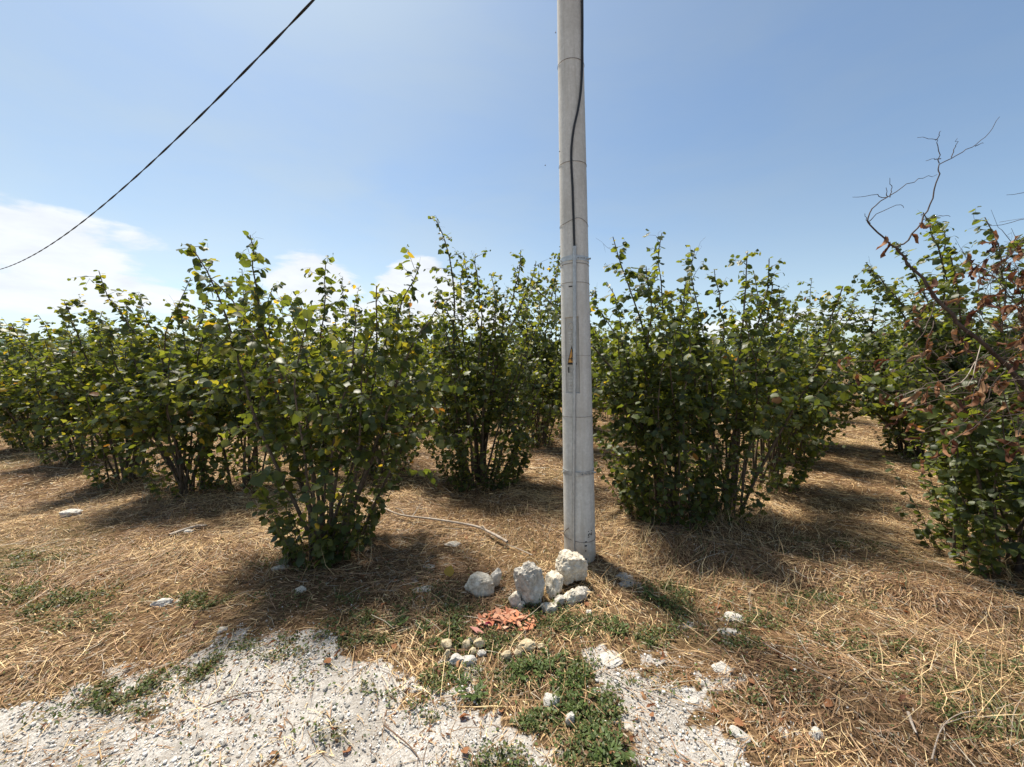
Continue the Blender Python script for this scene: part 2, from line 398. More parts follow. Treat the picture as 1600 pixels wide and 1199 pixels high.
# ------------------------------------------------------------------ hazel bush layout (base, stem tips relative to base)
BUSH = {
'A': ((-1.54,3.12),[(-0.95,-0.13,2.56),(-0.62,0.0,2.64),(-1.12,0.39,2.4),(-0.13,0.26,2.45),(0.05,-0.39,2.0),(0.4,-0.26,2.02),(0.73,0.13,2.42),(0.34,0.52,2.13),(0.93,0.26,2.15),(0.52,-0.26,1.75),(-0.08,-0.45,1.7),(-0.92,0.13,1.95)]),
'B': ((-3.85,4.45),[(-0.7,0.0,2.6),(-0.56,0.26,2.4),(-0.02,0.13,2.55),(0.21,0.26,2.4),(-0.66,-0.26,1.6),(0.59,0.13,1.6),(0.16,-0.39,1.73),(-0.29,-0.39,1.12),(0.66,-0.39,1.06)]),
'B2': ((-3.3,4.70),[(-0.05,0.13,2.65),(0.32,0.26,2.5),(-0.18,-0.13,1.89),(0.49,-0.26,1.6),(0.46,0.39,1.92)]),
'C': ((-5.10,5.03),[(-0.67,0.0,2.38),(-0.54,0.26,2.31),(-0.01,0.13,2.4),(0.18,0.26,2.03),(-0.53,-0.26,1.75),(0.01,-0.39,1.29),(0.46,-0.26,1.28)]),
'D': ((-6.88,6.00),[(-0.42,0.0,2.28),(-0.12,0.13,2.42),(0.14,0.26,2.33),(-0.59,-0.13,1.88),(0.25,0.39,2.22),(0.07,-0.39,1.32)]),
'E': ((-8.45,6.78),[(-0.36,0.0,2.17),(-0.25,0.26,2.29),(0.24,0.26,2.35),(-0.91,0.0,1.93),(-0.16,-0.39,1.28),(0.61,-0.39,1.6)]),
'G': ((-1.78,5.25),[(-0.4,0.26,2.23),(0.19,0.13,2.39),(0.5,0.0,2.39),(0.75,0.13,1.95),(-0.68,0.26,1.96),(0.86,-0.26,0.93),(0.52,-0.52,1.28),(-0.01,-0.39,1.27)]),
'M': ((-0.36,4.77),[(-0.52,0.0,3.22),(-0.33,0.26,2.9),(0.4,0.13,2.92),(0.63,0.26,2.86),(-0.45,-0.26,2.19),(0.82,0.26,2.5),(0.11,-0.26,2.55),(-0.76,-0.26,1.6),(-0.81,-0.13,1.06),(0.89,0.13,1.6),(0.51,-0.39,2.03),(-0.27,-0.52,1.6)]),
'N': ((0.47,7.03),[(0.28,0.0,3.51),(0.5,0.26,3.72),(-0.13,-0.13,2.95),(0.76,0.13,3.17),(-0.53,0.0,2.52),(1.14,0.26,3.02),(0.63,-0.39,1.6),(-0.7,-0.26,1.48)]),
'R1': ((1.57,3.83),[(-0.52,0.0,2.74),(-0.04,0.13,2.83),(-0.4,-0.26,2.41),(0.3,0.39,2.49),(-0.67,0.13,2.37),(-0.73,0.26,2.0),(0.26,-0.13,2.08),(-0.64,-0.26,1.3),(-0.2,-0.52,1.82),(-0.49,-0.39,1.71)]),
'R1b': ((2.17,3.87),[(-0.28,0.13,2.73),(0.12,0.0,2.68),(0.05,0.26,2.57),(0.46,0.26,2.66),(0.08,-0.26,2.07),(-0.22,-0.39,1.83),(0.54,0.0,1.72),(-0.44,-0.26,1.6)]),
'R2': ((3.16,4.72),[(-0.11,0.13,2.62),(0.05,0.0,2.43),(0.48,0.26,2.33),(0.6,-0.13,1.63),(0.93,0.0,1.28),(-0.52,-0.13,2.2),(0.15,-0.26,1.89),(-0.06,-0.39,1.31)]),
'R3': ((5.27,7.03),[(0.14,0.0,3.0),(0.09,0.26,2.85),(0.71,0.26,2.85),(1.24,0.39,2.93),(-0.56,-0.13,2.5),(1.12,0.0,2.06),(0.03,-0.52,1.6)]),
'S1': ((3.92,2.86),[(-0.41,0.13,1.2),(-0.47,0.13,0.78),(-0.15,0.26,1.44),(0.31,0.39,1.6),(0.43,0.26,1.8),(-0.43,-0.13,1.01),(-0.37,0.0,0.4),(0.62,0.26,1.39),(-0.29,-0.26,1.0),(-0.28,0.26,0.4)]),
'S15': ((5.51,4.38),[(-0.96,0.0,3.25),(-1.01,0.26,3.05),(-0.05,0.13,3.25),(-1.07,-0.39,2.7),(0.54,0.26,3.1),(-1.39,0.13,2.75),(-.5,.1,3.1),(.2,-.2,2.9),(0.76,0.13,2.62),(-1.63,-0.26,1.87),(-1.34,-0.39,1.6),(-1.19,-0.65,1.84)]),
'S2': ((6.62,6.24),[(-0.86,0.0,2.82),(-0.81,0.26,2.55),(0.18,0.26,2.87),(-0.77,-0.39,2.46),(-1.16,0.0,1.9),(0.64,0.26,2.45),(-1.15,-0.26,1.2),(-1.13,-0.52,1.6)]),
}
BASES = [b for b, _ in BUSH.values()]

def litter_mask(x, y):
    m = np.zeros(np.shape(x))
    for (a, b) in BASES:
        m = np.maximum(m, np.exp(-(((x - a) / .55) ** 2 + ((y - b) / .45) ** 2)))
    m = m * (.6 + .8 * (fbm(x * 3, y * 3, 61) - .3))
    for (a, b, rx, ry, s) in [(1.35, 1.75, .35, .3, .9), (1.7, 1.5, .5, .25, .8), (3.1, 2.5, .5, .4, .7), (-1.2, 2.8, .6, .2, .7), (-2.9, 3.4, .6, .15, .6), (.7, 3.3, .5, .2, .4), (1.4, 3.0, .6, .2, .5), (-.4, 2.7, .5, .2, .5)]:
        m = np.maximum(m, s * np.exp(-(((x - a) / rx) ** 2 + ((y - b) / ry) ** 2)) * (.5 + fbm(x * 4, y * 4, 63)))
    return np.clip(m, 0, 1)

# ------------------------------------------------------------------ ground: one sheet to the horizon
def axis(lo, hi, fine_lo, fine_hi, step, grow=1.16):
    c = list(np.arange(fine_lo, fine_hi + 1e-6, step))
    s = step; v = c[-1]
    while v < hi: s *= grow; v += s; c.append(min(v, hi))
    s = step; v = c[0]; left = []
    while v > lo: s *= grow; v -= s; left.append(max(v, lo))
    return np.array(left[::-1] + c)
gx = axis(-3000, 3000, -3.2, 3.6, .033, 1.07)
gy = axis(-200, 5000, 1.1, 4.2, .029, 1.06)
GX, GY = np.meshgrid(gx, gy)
GZ = H(GX, GY)
gm = gravel_mask(GX, GY)
GZ = GZ + gm * (fbm(GX * 30, GY * 30, 71, 2) - .5) * .02
Vg = np.stack([GX, GY, GZ], -1).reshape(-1, 3)
nx, ny = len(gx), len(gy)
i = np.arange(ny - 1)[:, None] * nx + np.arange(nx - 1)[None, :]
Fg = np.stack([i, i + 1, i + nx + 1, i + nx], -1).reshape(-1, 4)
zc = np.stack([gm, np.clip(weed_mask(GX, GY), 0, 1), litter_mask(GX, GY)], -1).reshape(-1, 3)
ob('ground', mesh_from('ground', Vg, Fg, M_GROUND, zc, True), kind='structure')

# low blue hills on the left horizon
M_HILL = solid_mat('wooded_hill', (.05, .085, .075), (.09, .13, .11), .01, .95, .05, 0, 0)
hx = np.linspace(-5200, -1700, 70)
hz = 60 + 130 * fbm(hx * .0016, hx * 0, 91, 4) + 25 * fbm(hx * .01, hx * 0 + 3, 95, 3)
hz *= smooth(-1700, -2300, hx)
hv = []
for k, (yy, fz) in enumerate([(2700, -.05), (3000, .55), (3300, 1.0), (3800, .9), (4600, -.05)]):
    for a, b in zip(hx, hz): hv.append((a, yy, b * fz + (8 * math.sin(a * .01 + k))))
hf = []
for k in range(4):
    for q in range(69):
        b0 = k * 70 + q; hf.append((b0, b0 + 1, b0 + 71, b0 + 70))
ob('hills', mesh_from('hills', np.array(hv), np.array(hf), M_HILL, None, True), kind='structure')

# ------------------------------------------------------------------ leaves
def leaf_template(kind=0):
    # u along the midrib, v across, w up; toothed edge, crinkled blade, pointed tip
    r_ = random.Random(70 + kind)
    fold = (.12, .22, .05, .16, -.06)[kind % 5]; droop = (.08, .14, .24, .03, .10)[kind % 5]; tw = (.0, .10, -.09, .05, .03)[kind % 5]
    um = (0, .25, .5, .75, 1.03)
    ue = (-.06, .20, .44, .66, .86)
    ve = (.22, .43, .47, .37, .17)
    V = [(u, 0, 0) for u in um]
    for s in (1, -1):
        for k in range(5):
            u = ue[k] + r_.uniform(-.035, .035); v = ve[k] * r_.uniform(.86, 1.12)
            V.append((u, s * v, fold * v * 2 - droop * .8 * (v * 2) ** 2 + s * tw * u + r_.uniform(-.045, .045)))
    V = np.array(V, float)
    V[:, 2] -= droop * 1.3 * V[:, 0] ** 2
    F = []
    for k in range(4):
        F.append((k, k + 1, 6 + k, 5 + k)); F.append((k, 10 + k, 11 + k, k + 1))
    return V, np.array(F)

def curled_template(kind=0):
    V, F = leaf_template(kind)
    V = V.copy()
    a = V[:, 1] * (5.2 + kind)          # roll across the midrib
    r = .17
    V2 = V.copy()
    V2[:, 1] = r * np.sin(a); V2[:, 2] = r * (1 - np.cos(a)) * .9 + .22 * np.sin(V[:, 0] * 4 + kind) * V[:, 0]
    V2[:, 0] = V[:, 0] * (.95) + .06 * np.sin(a * 1.7 + kind)
    return V2, F
LEAF_T = [leaf_template(k) for k in range(5)]
FAR_T = [(V[[0, 2, 4, 6, 8, 11, 13]], np.array([(0, 2, 4, 3), (0, 5, 6, 2)])) for V, F in LEAF_T]
CURL_T = [curled_template(k) for k in range(3)]

def build_leaves(name, L, mat, templ=LEAF_T, rng=None):
    """L: dict p,d,n,s,c arrays -> one mesh"""
    p, d, n, s, c = L['p'], L['d'], L['n'], L['s'], L['c']
    b = np.cross(n, d)
    ids = np.arange(len(p)) % len(templ)
    VV = []; FF = []; CC = []; base = 0
    for k, (V, F) in enumerate(templ):
        m = ids == k
        if not m.any(): continue
        P = p[m][:, None, :] + s[m][:, None, None] * (V[None, :, 0:1] * d[m][:, None, :] + V[None, :, 1:2] * b[m][:, None, :] + V[None, :, 2:3] * n[m][:, None, :])
        nl = m.sum(); nv = len(V)
        VV.append(P.reshape(-1, 3)); CC.append(np.repeat(c[m], nv, 0))
        FF.append((F[None] + (np.arange(nl) * nv)[:, None, None]).reshape(-1, 4) + base); base += nl * nv
    return mesh_from(name, np.concatenate(VV), np.concatenate(FF), mat, np.concatenate(CC))

PAL = np.array([(.048, .070, .022), (.070, .098, .029), (.096, .124, .036), (.125, .146, .043), (.19, .19, .038), (.34, .26, .05), (.19, .095, .04)])
def leaf_colors(n, rng, yellow=1.0):
    wts = np.array([.24, .30, .24, .12, .065 * yellow, .015 * yellow, .005 * yellow]); wts /= wts.sum()
    idx = rng.choice(len(PAL), n, p=wts)
    return PAL[idx] * rng.uniform(.8, 1.25, (n, 1)), idx

def unit(v): return v / (np.linalg.norm(v, axis=-1, keepdims=True) + 1e-9)

def grow_bush(seed, tips, height=None, extra=7, r0=.22, leaf=.082, suckers=26, step=.115, blen=(.22, .66), yellow=1.0, lpb=1.0, bare=.18, wind=(-.25, 0, 0)):
    """returns stems [(pts, radii, [twig lines])], sucker lines, leaves dict"""
    rng = np.random.default_rng(seed)
    tips = [np.array(t, float) for t in tips]
    zt = max(t[2] for t in tips)
    mx = np.mean([t[:2] for t in tips], 0); sd = np.std([t[:2] for t in tips], 0) + .18
    for _ in range(extra):
        z = zt * rng.uniform(.5, .92)
        tips.append(np.array([*(mx * .7 + rng.normal(0, 1, 2) * sd * .8), z]))
    stems = []; LP = []; LD = []; LN = []; LS = []; TW = []
    def leaves_on(pts, n, size, first=.15):
        pts = np.asarray(pts); seg = np.linspace(first, 1.0, n)
        idx = seg * (len(pts) - 1); i0 = np.minimum(idx.astype(int), len(pts) - 2); fr = (idx - i0)[:, None]
        P = pts[i0] * (1 - fr) + pts[i0 + 1] * fr
        T = unit(pts[i0 + 1] - pts[i0])
        side = unit(np.cross(T, np.array([0, 0, 1.0]) + rng.normal(0, .25, (n, 3))))
        sg = np.where((np.arange(n) + rng.integers(0, 2)) % 2 == 0, 1, -1)[:, None]
        D = unit(T * .45 + side * sg * .75 + np.array([0, 0, -.58]) + np.array(wind) * .6 + rng.normal(0, .32, (n, 3)))
        N = np.array([0, 0, 1.0]) + rng.normal(0, .55, (n, 3)) + side * sg * .15
        N = unit(N - D * (N * D).sum(1, keepdims=True))
        LP.append(P + D * size * .12); LD.append(D); LN.append(N); LS.append(size * rng.uniform(.55, 1.15, n) * (1 - .35 * (seg > .93)))
    for tp in tips:
        a = rng.uniform(0, 6.28); rr = r0 * math.sqrt(rng.uniform(0, 1))
        out = unit(np.array([tp[0], tp[1], 0.0]) + 1e-3)
        b0 = np.array([math.cos(a) * rr, math.sin(a) * rr, 0]) * .7 + out * rr * .4
        L = np.linalg.norm(tp - b0)
        lean = np.linalg.norm(tp[:2])
        c = b0 + (tp - b0) * .45 + np.array([0, 0, .10 * L + .12 * lean]) + rng.normal(0, .03, 3) * L
        n = max(6, int(L / .16)); t = np.linspace(0, 1, n)[:, None]
        pts = (1 - t) ** 2 * b0 + 2 * t * (1 - t) * c + t * t * tp
        ph = rng.uniform(0, 6.28, 3)
        pts = pts + np.stack([np.sin(t[:, 0] * 7 + ph[0]), np.sin(t[:, 0] * 6 + ph[1]), 0 * t[:, 0]], -1) * .030 * L * t + rng.normal(0, .010, (n, 3)) * t - np.array([0, 0, .06]) * lean * t ** 3
        pts[0, 2] = -.04
        rb = (.0050 + .0042 * L) * rng.uniform(.8, 1.15)
        radii = rb * (1 - .82 * t[:, 0] ** .9) + .0012
        tw = []
        s = bare + rng.uniform(0, .1)
        while s < .99:
            k = s * (n - 1); k0 = min(int(k), n - 2); p0 = pts[k0] + (pts[k0 + 1] - pts[k0]) * (k - k0)
            T = unit(pts[k0 + 1] - pts[k0])
            az_ = rng.uniform(0, 6.28)
            rd = np.array([math.cos(az_), math.sin(az_), 0.0]); rd = unit(rd - T * (rd @ T))
            bl = rng.uniform(*blen) * (.38 + .58 * math.exp(-((s - .48) / .27) ** 2)) * min(1.0, .5 + L / 4)
            m = 5; q = np.linspace(0, 1, m)[:, None]
            d0 = unit(T * rng.uniform(.3, .8) + rd)
            line = p0 + d0 * bl * q + np.array([0, 0, -.20]) * bl * q ** 2 + rng.normal(0, .018, (m, 3)) * q
            tw.append((line, np.linspace(max(.0015, rb * .22), .0009, m)))
            nl = max(3, int(bl / .050 * lpb * rng.uniform(.8, 1.2)))
            leaves_on(line, nl, leaf * (1.08 - .25 * s))
            for _ in range(int(rng.integers(1, 4)) if bl > .22 else 1):
                f = rng.uniform(.25, .9); p1 = p0 + (line[-1] - p0) * f
                d1 = unit(d0 + rng.normal(0, .75, 3)); b2 = bl * rng.uniform(.25, .55)
                l2 = p1 + d1 * b2 * q[:4] / q[3] + np.array([0, 0, -.15]) * b2 * q[:4] ** 2
                tw.append((l2, np.linspace(.0013, .0007, 4)))
                leaves_on(l2, max(3, int(b2 / .046 * lpb)), leaf * (1.0 - .2 * s), .1)
            s += step / L * rng.uniform(.7, 1.3)
        # leaves along the leader itself
        k = int(n * .4)
        leaves_on(pts[k:], max(8, int(L * .6 / .034 * lpb)), leaf * .92, 0)
        if rng.uniform() < .4:          # a bare dead shoot past the last leaves
            e = np.linspace(0, 1, 5)[:, None]; d2 = unit(unit(pts[-1] - pts[-3]) + rng.normal(0, .3, 3)); ll = rng.uniform(.12, .3)
            bl_ = pts[-2] + d2 * ll * e + rng.normal(0, .012, (5, 3)) * e; tw.append((bl_, np.linspace(.0016, .0008, 5)))
            for f in (.4, .65): tw.append((bl_[0] + (bl_[-1] - bl_[0]) * f + e[:4] * rng.normal(0, .045, 3), np.linspace(.0011, .0007, 4)))
        stems.append((pts, radii, tw))
    SK = []
    for _ in range(suckers):
        a = rng.uniform(0, 6.28); rr = r0 * (.5 + .9 * math.sqrt(rng.uniform(0, 1)))
        b0 = np.array([math.cos(a) * rr, math.sin(a) * rr, -.03]); hgt = rng.uniform(.2, .95)
        t = np.linspace(0, 1, 5)[:, None]
        e = b0 + np.array([math.cos(a), math.sin(a), 0]) * hgt * rng.uniform(.1, .5) + np.array([0, 0, hgt])
        line = b0 + (e - b0) * t + np.array([math.cos(a), math.sin(a), 0]) * .05 * t ** 2 + rng.normal(0, .01, (5, 3))
        SK.append((line, np.linspace(.004, .0012, 5)))
        leaves_on(line, int(hgt / .042 * lpb) + 3, leaf * .8, .12)
    L = dict(p=np.concatenate(LP), d=np.concatenate(LD), n=np.concatenate(LN), s=np.concatenate(LS))
    keep = L['p'][:, 2] > .01
    L = {k: v[keep] for k, v in L.items()}
    # upper leaves are the more yellowed ones
    hi = np.clip(L['p'][:, 2] / zt, 0, 1)
    c, idx = leaf_colors(len(hi), rng, yellow)
    dull = (idx >= 4) & (rng.uniform(0, 1, len(hi)) > .25 + .75 * hi)
    idx[dull] = 1; c[dull] = PAL[1] * rng.uniform(.8, 1.2, (dull.sum(), 1))
    L['c'] = c; L['i'] = idx
    print('leaves', seed, len(c))
    return stems, SK, L

# shared meshes for the leaves that stand as single parts
LEAF_MESH = {}
def leaf_mesh(k, ci, mat=None, templ=None, col=None, key='g'):
    kk = (key, k, ci)
    if kk not in LEAF_MESH:
        V, F = (templ or LEAF_T)[k]
        LEAF_MESH[kk] = mesh_from('leaf', V, F, mat or M_LEAF, np.repeat([PAL[ci] if col is None else col], len(V), 0))
    return LEAF_MESH[kk]

def single_leaves(root, L, base, count, mat=None, templ=None, key='g', cols=None):
    """pull out the leaves nearest the viewer's side and on the outline as leaf objects; returns mask of the rest"""
    P = L['p']; Wp = P + np.array([base[0], base[1], 0])
    ctr = P.mean(0)
    d_cam = np.linalg.norm(Wp - np.array([0, 0, CAM_H]), axis=1)
    view = unit(np.array([base[0], base[1], 0.0])); sidev = np.array([-view[1], view[0], 0])
    lat = np.abs((P - ctr) @ sidev); zz = P[:, 2]
    outl = zz / zz.max() + .5 * lat / lat.max()
    size_on = L['s'] / d_cam
    front = size_on * (1 + .25 * ((d_cam < np.quantile(d_cam, .35))))
    pick = set(np.argsort(-outl)[:count // 2].tolist()) | set(np.argsort(-front)[:count // 2].tolist())
    pick = np.array(sorted(pick))
    for j in pick:
        d, n, s = L['d'][j], L['n'][j], L['s'][j]; b = np.cross(n, d)
        o = bpy.data.objects.new('leaf', leaf_mesh(int(j) % len(templ or LEAF_T), int(L['i'][j]), mat, templ, None if cols is None else cols[int(L['i'][j])], key))
        COL.objects.link(o); o.parent = root
        M = Matrix(((d[0] * s, b[0] * s, n[0] * s, P[j][0]), (d[1] * s, b[1] * s, n[1] * s, P[j][1]), (d[2] * s, b[2] * s, n[2] * s, P[j][2]), (0, 0, 0, 1)))
        o.matrix_local = M
    rest = np.ones(len(P), bool); rest[pick] = False
    return rest

def sub(L, m): return {k: v[m] for k, v in L.items()}

def make_bush(key, seed, label, n_single=0, **kw):
    base, tips = BUSH[key]
    stems, SK, L = grow_bush(seed, tips, **kw)
    root = ob('hazel_bush', None, None, (base[0], base[1], Hs(*base)), label, 'bush', 'hazel bushes of the orchard')
    root.empty_display_size = .2
    for pts, r, tw in stems:
        V, F = tubes([(pts, r)], 7)
        so = ob('stem', mesh_from('stem', V, F, M_BARK, None, True), root)
        if tw:
            V, F = tubes(tw, 3); t = ob('twigs', mesh_from('twigs', V, F, M_BARK), so, kind='stuff')
    V, F = tubes(SK, 4)
    ob('sucker_shoots', mesh_from('sucker_shoots', V, F, M_BARK), root, kind='stuff')
    if n_single:
        rest = single_leaves(root, L, base, n_single); L = sub(L, rest)
    ob('foliage', build_leaves('foliage', L, M_LEAF), root, kind='stuff')
    return root

make_bush('A', 11, 'large front hazel bush left of the pole, nearest the gravel, with yellowing top leaves', 300, leaf=.082, extra=6, suckers=60, yellow=1.5, r0=.22, lpb=.95, bare=.28)
make_bush('B', 12, 'leaning hazel bush left of the large front bush, over a white stone in the straw', 160, leaf=.082, extra=7, yellow=1.9, bare=.25)
make_bush('B2', 13, 'narrow hazel bush tucked close behind the large front left bush', 80, leaf=.08, extra=4, suckers=22, yellow=2.0)
make_bush('C', 14, 'third hazel bush from the pole along the left front row', 100, leaf=.08, extra=7, yellow=1.4)
make_bush('D', 15, 'fourth hazel bush along the left front row, low and spreading', 60, leaf=.08, extra=7, yellow=2.0)
make_bush('E', 16, 'last hazel bush of the left front row, at the left picture edge', 60, leaf=.08, extra=8, yellow=1.8)
make_bush('G', 17, 'hazel bush behind the large front left bush, beside the narrow straw path', 100, leaf=.08, extra=8, yellow=1.6)
make_bush('M', 18, 'tall upright hazel bush standing just left of the concrete pole', 200, leaf=.072, extra=9, suckers=90, yellow=1.1, r0=.3)
make_bush('N', 19, 'tall hazel bush partly hidden behind the concrete pole', 60, leaf=.075, extra=9, yellow=1.0)
make_bush('R1', 20, 'dense dark hazel bush just right of the concrete pole', 220, leaf=.074, extra=10, suckers=100, yellow=.7, r0=.3)
make_bush('R1b', 21, 'hazel bush with bare lower stems, right of the dense dark one by the pole', 180, leaf=.074, extra=7, suckers=22, yellow=.8, bare=.3)
make_bush('R2', 22, 'hazel bush with stems leaning right over the wide straw path', 120, leaf=.075, extra=8, suckers=24, yellow=.9, bare=.3)
make_bush('R3', 23, 'hazel bush at the far left side of the wide straw path', 60, leaf=.078, extra=9, yellow=.8)
make_bush('S15', 25, 'tall hazel bush behind the half-dead one at the right edge', 140, leaf=.08, extra=12, suckers=50, yellow=.7)
make_bush('S2', 26, 'hazel bush at the right side of the wide straw path, farther back', 80, leaf=.08, extra=9, yellow=.8, suckers=40)

# half-dead bush at the right edge
def make_dead_bush():
    base, tips = BUSH['S1']
    bx, by = base
    stems, SK, L = grow_bush(24, tips, leaf=.074, extra=8, suckers=60, yellow=.25, r0=.36, lpb=1.1)
    root = ob('half_dead_bush', None, None, (bx, by, Hs(*base)), 'half-dead hazel bush at the right edge, brown curled leaves and a bare arching branch', 'bush', 'hazel bushes of the orchard')
    for pts, r, tw in stems:
        V, F = tubes([(pts, r)], 7); so = ob('stem', mesh_from('stem', V, F, M_BARK, None, True), root)
        V, F = tubes(tw, 3); ob('twigs', mesh_from('twigs', V, F, M_BARK), so, kind='stuff')
    V, F = tubes(SK, 4); ob('sucker_shoots', mesh_from('sucker_shoots', V, F, M_BARK), root, kind='stuff')
    rest = single_leaves(root, L, base, 240); ob('foliage', build_leaves('foliage', sub(L, rest), M_LEAF), root, kind='stuff')
    rng = np.random.default_rng(77)
    def loc(pts): return [np.array((a - bx, b - by, c)) for a, b, c in pts]
    def curve(pts, n):
        pts = np.array(pts); t = np.linspace(0, len(pts) - 1, n); i0 = np.minimum(t.astype(int), len(pts) - 2); f = (t - i0)[:, None]
        q = pts[i0] * (1 - f) + pts[i0 + 1] * f
        return q + rng.normal(0, .004, q.shape)
    main = [(3.80, 2.80, -.05), (3.86, 2.78, .45), (3.82, 2.76, 1.0), (3.72, 2.75, 1.35), (3.56, 2.74, 1.52), (3.368, 2.72, 1.666), (3.126, 2.72, 1.846), (2.96, 2.73, 2.03), (2.876, 2.75, 2.181), (2.78, 2.75, 2.26), (2.683, 2.75, 2.379)]
    q = curve(loc(main), 34); V, F = tubes([(q, np.linspace(.019, .0062, 34))], 8)
    ds = ob('dead_stem', mesh_from('dead_stem', V, F, M_DEADBARK, None, True), root, label='bare dark arching branch rising above the crown against the sky')
    br = [[(2.683,2.75,2.379),(2.566,2.75,2.466),(2.476,2.75,2.544),(2.497,2.76,2.64),(2.616,2.77,2.726),(2.743,2.78,2.812),(2.872,2.78,2.868),(2.942,2.76,2.872)],
          [(2.476,2.75,2.544),(2.505,2.73,2.592),(2.63,2.7,2.653),(2.675,2.7,2.64)],
          [(2.616,2.77,2.726),(2.549,2.77,2.739),(2.394,2.79,2.735)], [(2.642,2.77,2.735),(2.656,2.77,2.79),(2.625,2.78,2.859)],
          [(2.683,2.75,2.379),(2.769,2.75,2.436),(2.871,2.76,2.575),(2.937,2.77,2.704),(2.96,2.77,2.876),(2.972,2.77,2.953),(3.082,2.76,3.012),(3.187,2.75,3.067),(3.257,2.74,3.131),(3.305,2.73,3.24)],
          [(2.972,2.77,2.953),(2.968,2.78,3.067),(2.951,2.78,3.118),(2.83,2.8,3.152)], [(2.951,2.78,3.118),(2.972,2.78,3.181)],
          [(2.49,2.75,2.54),(2.45,2.73,2.57),(2.43,2.72,2.60)], [(2.87,2.76,2.575),(2.98,2.75,2.60),(3.05,2.75,2.59)], [(2.97,2.77,2.99),(2.88,2.78,2.98)], [(3.03,2.76,2.99),(3.06,2.76,3.06),(3.07,2.76,3.12)], [(3.18,2.75,3.06),(3.24,2.75,3.09)], [(2.62,2.77,2.73),(2.60,2.76,2.79)],
          [(3.9,2.72,2.68),(3.7,2.7,2.55),(3.55,2.72,2.57),(3.386,2.75,2.531),(3.283,2.75,2.544)], [(3.9,2.75,2.8),(3.6,2.75,2.76),(3.436,2.75,2.735)],
          [(3.30,2.72,1.70),(3.095,2.6,1.425),(2.925,2.58,1.382),(2.761,2.56,1.555)], [(3.25,2.7,1.6),(3.05,2.6,1.447),(2.944,2.58,1.425),(2.729,2.57,1.403),(2.538,2.56,1.338)], [(2.96,2.73,2.03),(2.80,2.62,1.80),(2.708,2.6,1.705),(2.668,2.6,1.662)]]
    for b in br:
        n = len(b) * 3; q = curve(loc(b), n); thick = .0058 if len(b) > 7 else .003
        V, F = tubes([(q, np.linspace(thick, .0013, n))], 5)
        ob('branch', mesh_from('branch', V, F, M_STICK if b[0][2] < 1.75 and b[0][2] > 1.5 else M_DEADBARK, None, True), ds)
    # dry twigs with curled brown leaves
    tw = []; P = []
    for _ in range(105):
        c = np.array([4.15 - abs(rng.normal(0, .55)), rng.uniform(2.35, 3.1), rng.uniform(1.2, 2.55)])
        if c[2] > 1.5 + (c[0] - 2.7) * .95: c[2] = rng.uniform(1.2, 1.6)
        d = unit(rng.normal(0, 1, 3) + np.array([-.7, -.2, .25])); ln = rng.uniform(.25, .55)
        t = np.linspace(0, 1, 5)[:, None]
        q = c + d * ln * t + rng.normal(0, .02, (5, 3)) * t
        q = q - np.array([bx, by, 0]); tw.append((q, np.linspace(.0042, .0011, 5)))
        k = rng.integers(1, 6)
        for s in rng.uniform(.15, 1, k): P.append(q[0] + (q[-1] - q[0]) * s)
    for _ in range(150):
        c = np.array([4.1 - abs(rng.normal(0, .6)), rng.uniform(2.45, 3.0), rng.uniform(1.25, 2.6)])
        if c[2] > 1.55 + (c[0] - 2.7) * 1.0: continue
        d = unit(rng.normal(0, 1, 3) + np.array([-.6, -.1, .3])); ln = rng.uniform(.15, .5); t = np.linspace(0, 1, 5)[:, None]
        q = c + d * ln * t + rng.normal(0, .025, (5, 3)) * t - np.array([bx, by, 0]); tw.append((q, np.linspace(.003, .0009, 5)))
        for f in (.4, .7): tw.append((q[0] + (q[-1] - q[0]) * f + t[:4] * rng.normal(0, .1, 3), np.linspace(.0016, .0008, 4)))
    V, F = tubes(tw, 3); ob('dry_twigs', mesh_from('dry_twigs', V, F, M_DEADBARK), root, kind='stuff')
    for x_, z_ in [(2.79, 2.46), (2.86, 2.55), (2.60, 2.45), (2.655, 2.40), (3.36, 2.49), (3.52, 2.46), (3.2, 2.2), (3.28, 2.24), (2.95, 2.15), (2.88, 2.1), (3.0, 2.08)] : P.append(np.array([x_ - bx, 2.75 - by, z_]))
    P = np.array(P); n = len(P)
    D = unit(np.array([0, 0, -.9]) + rng.normal(0, .5, (n, 3)) + np.array([-.2, 0, 0])); N = rng.normal(0, 1, (n, 3)); N = unit(N - D * (N * D).sum(1, keepdims=True))
    DC = [np.array((.15, .068, .036)), np.array((.25, .125, .065)), np.array((.10, .045, .03)), np.array((.32, .19, .105))]
    Ld = dict(p=P, d=D, n=N, s=rng.uniform(.06, .105, n), i=rng.integers(0, 4, n))
    Ld['c'] = np.array([DC[k] for k in Ld['i']])
    rest = single_leaves(root, Ld, base, 290, M_DRYLEAF, CURL_T, 'dry', DC)
    if rest.any(): ob('dry_foliage', build_leaves('dry_foliage', sub(Ld, rest), M_DRYLEAF, CURL_T), root, kind='stuff')
make_dead_bush()

# ------------------------------------------------------------------ rows farther back: shared variants
VAR = []
vr = random.Random(5)
for k in range(5):
    tips = []
    for q in range(12):
        a = vr.uniform(0, 6.28); r = vr.uniform(.15, .85)
        tips.append((math.cos(a) * r, math.sin(a) * r, vr.uniform(1.5, 2.75) - .3 * r))
    st, SK, L = grow_bush(100 + k, tips, leaf=.088, extra=5, suckers=26, step=.16, yellow=1.2, r0=.3)
    V, F = tubes([(p, r) for p, r, _ in st] + [t for _, _, tw in st for t in tw[::3]] + SK, 3)
    VAR.append((mesh_from('stem_cluster', V, F, M_BARK), build_leaves('foliage', L, M_LEAF, FAR_T)))

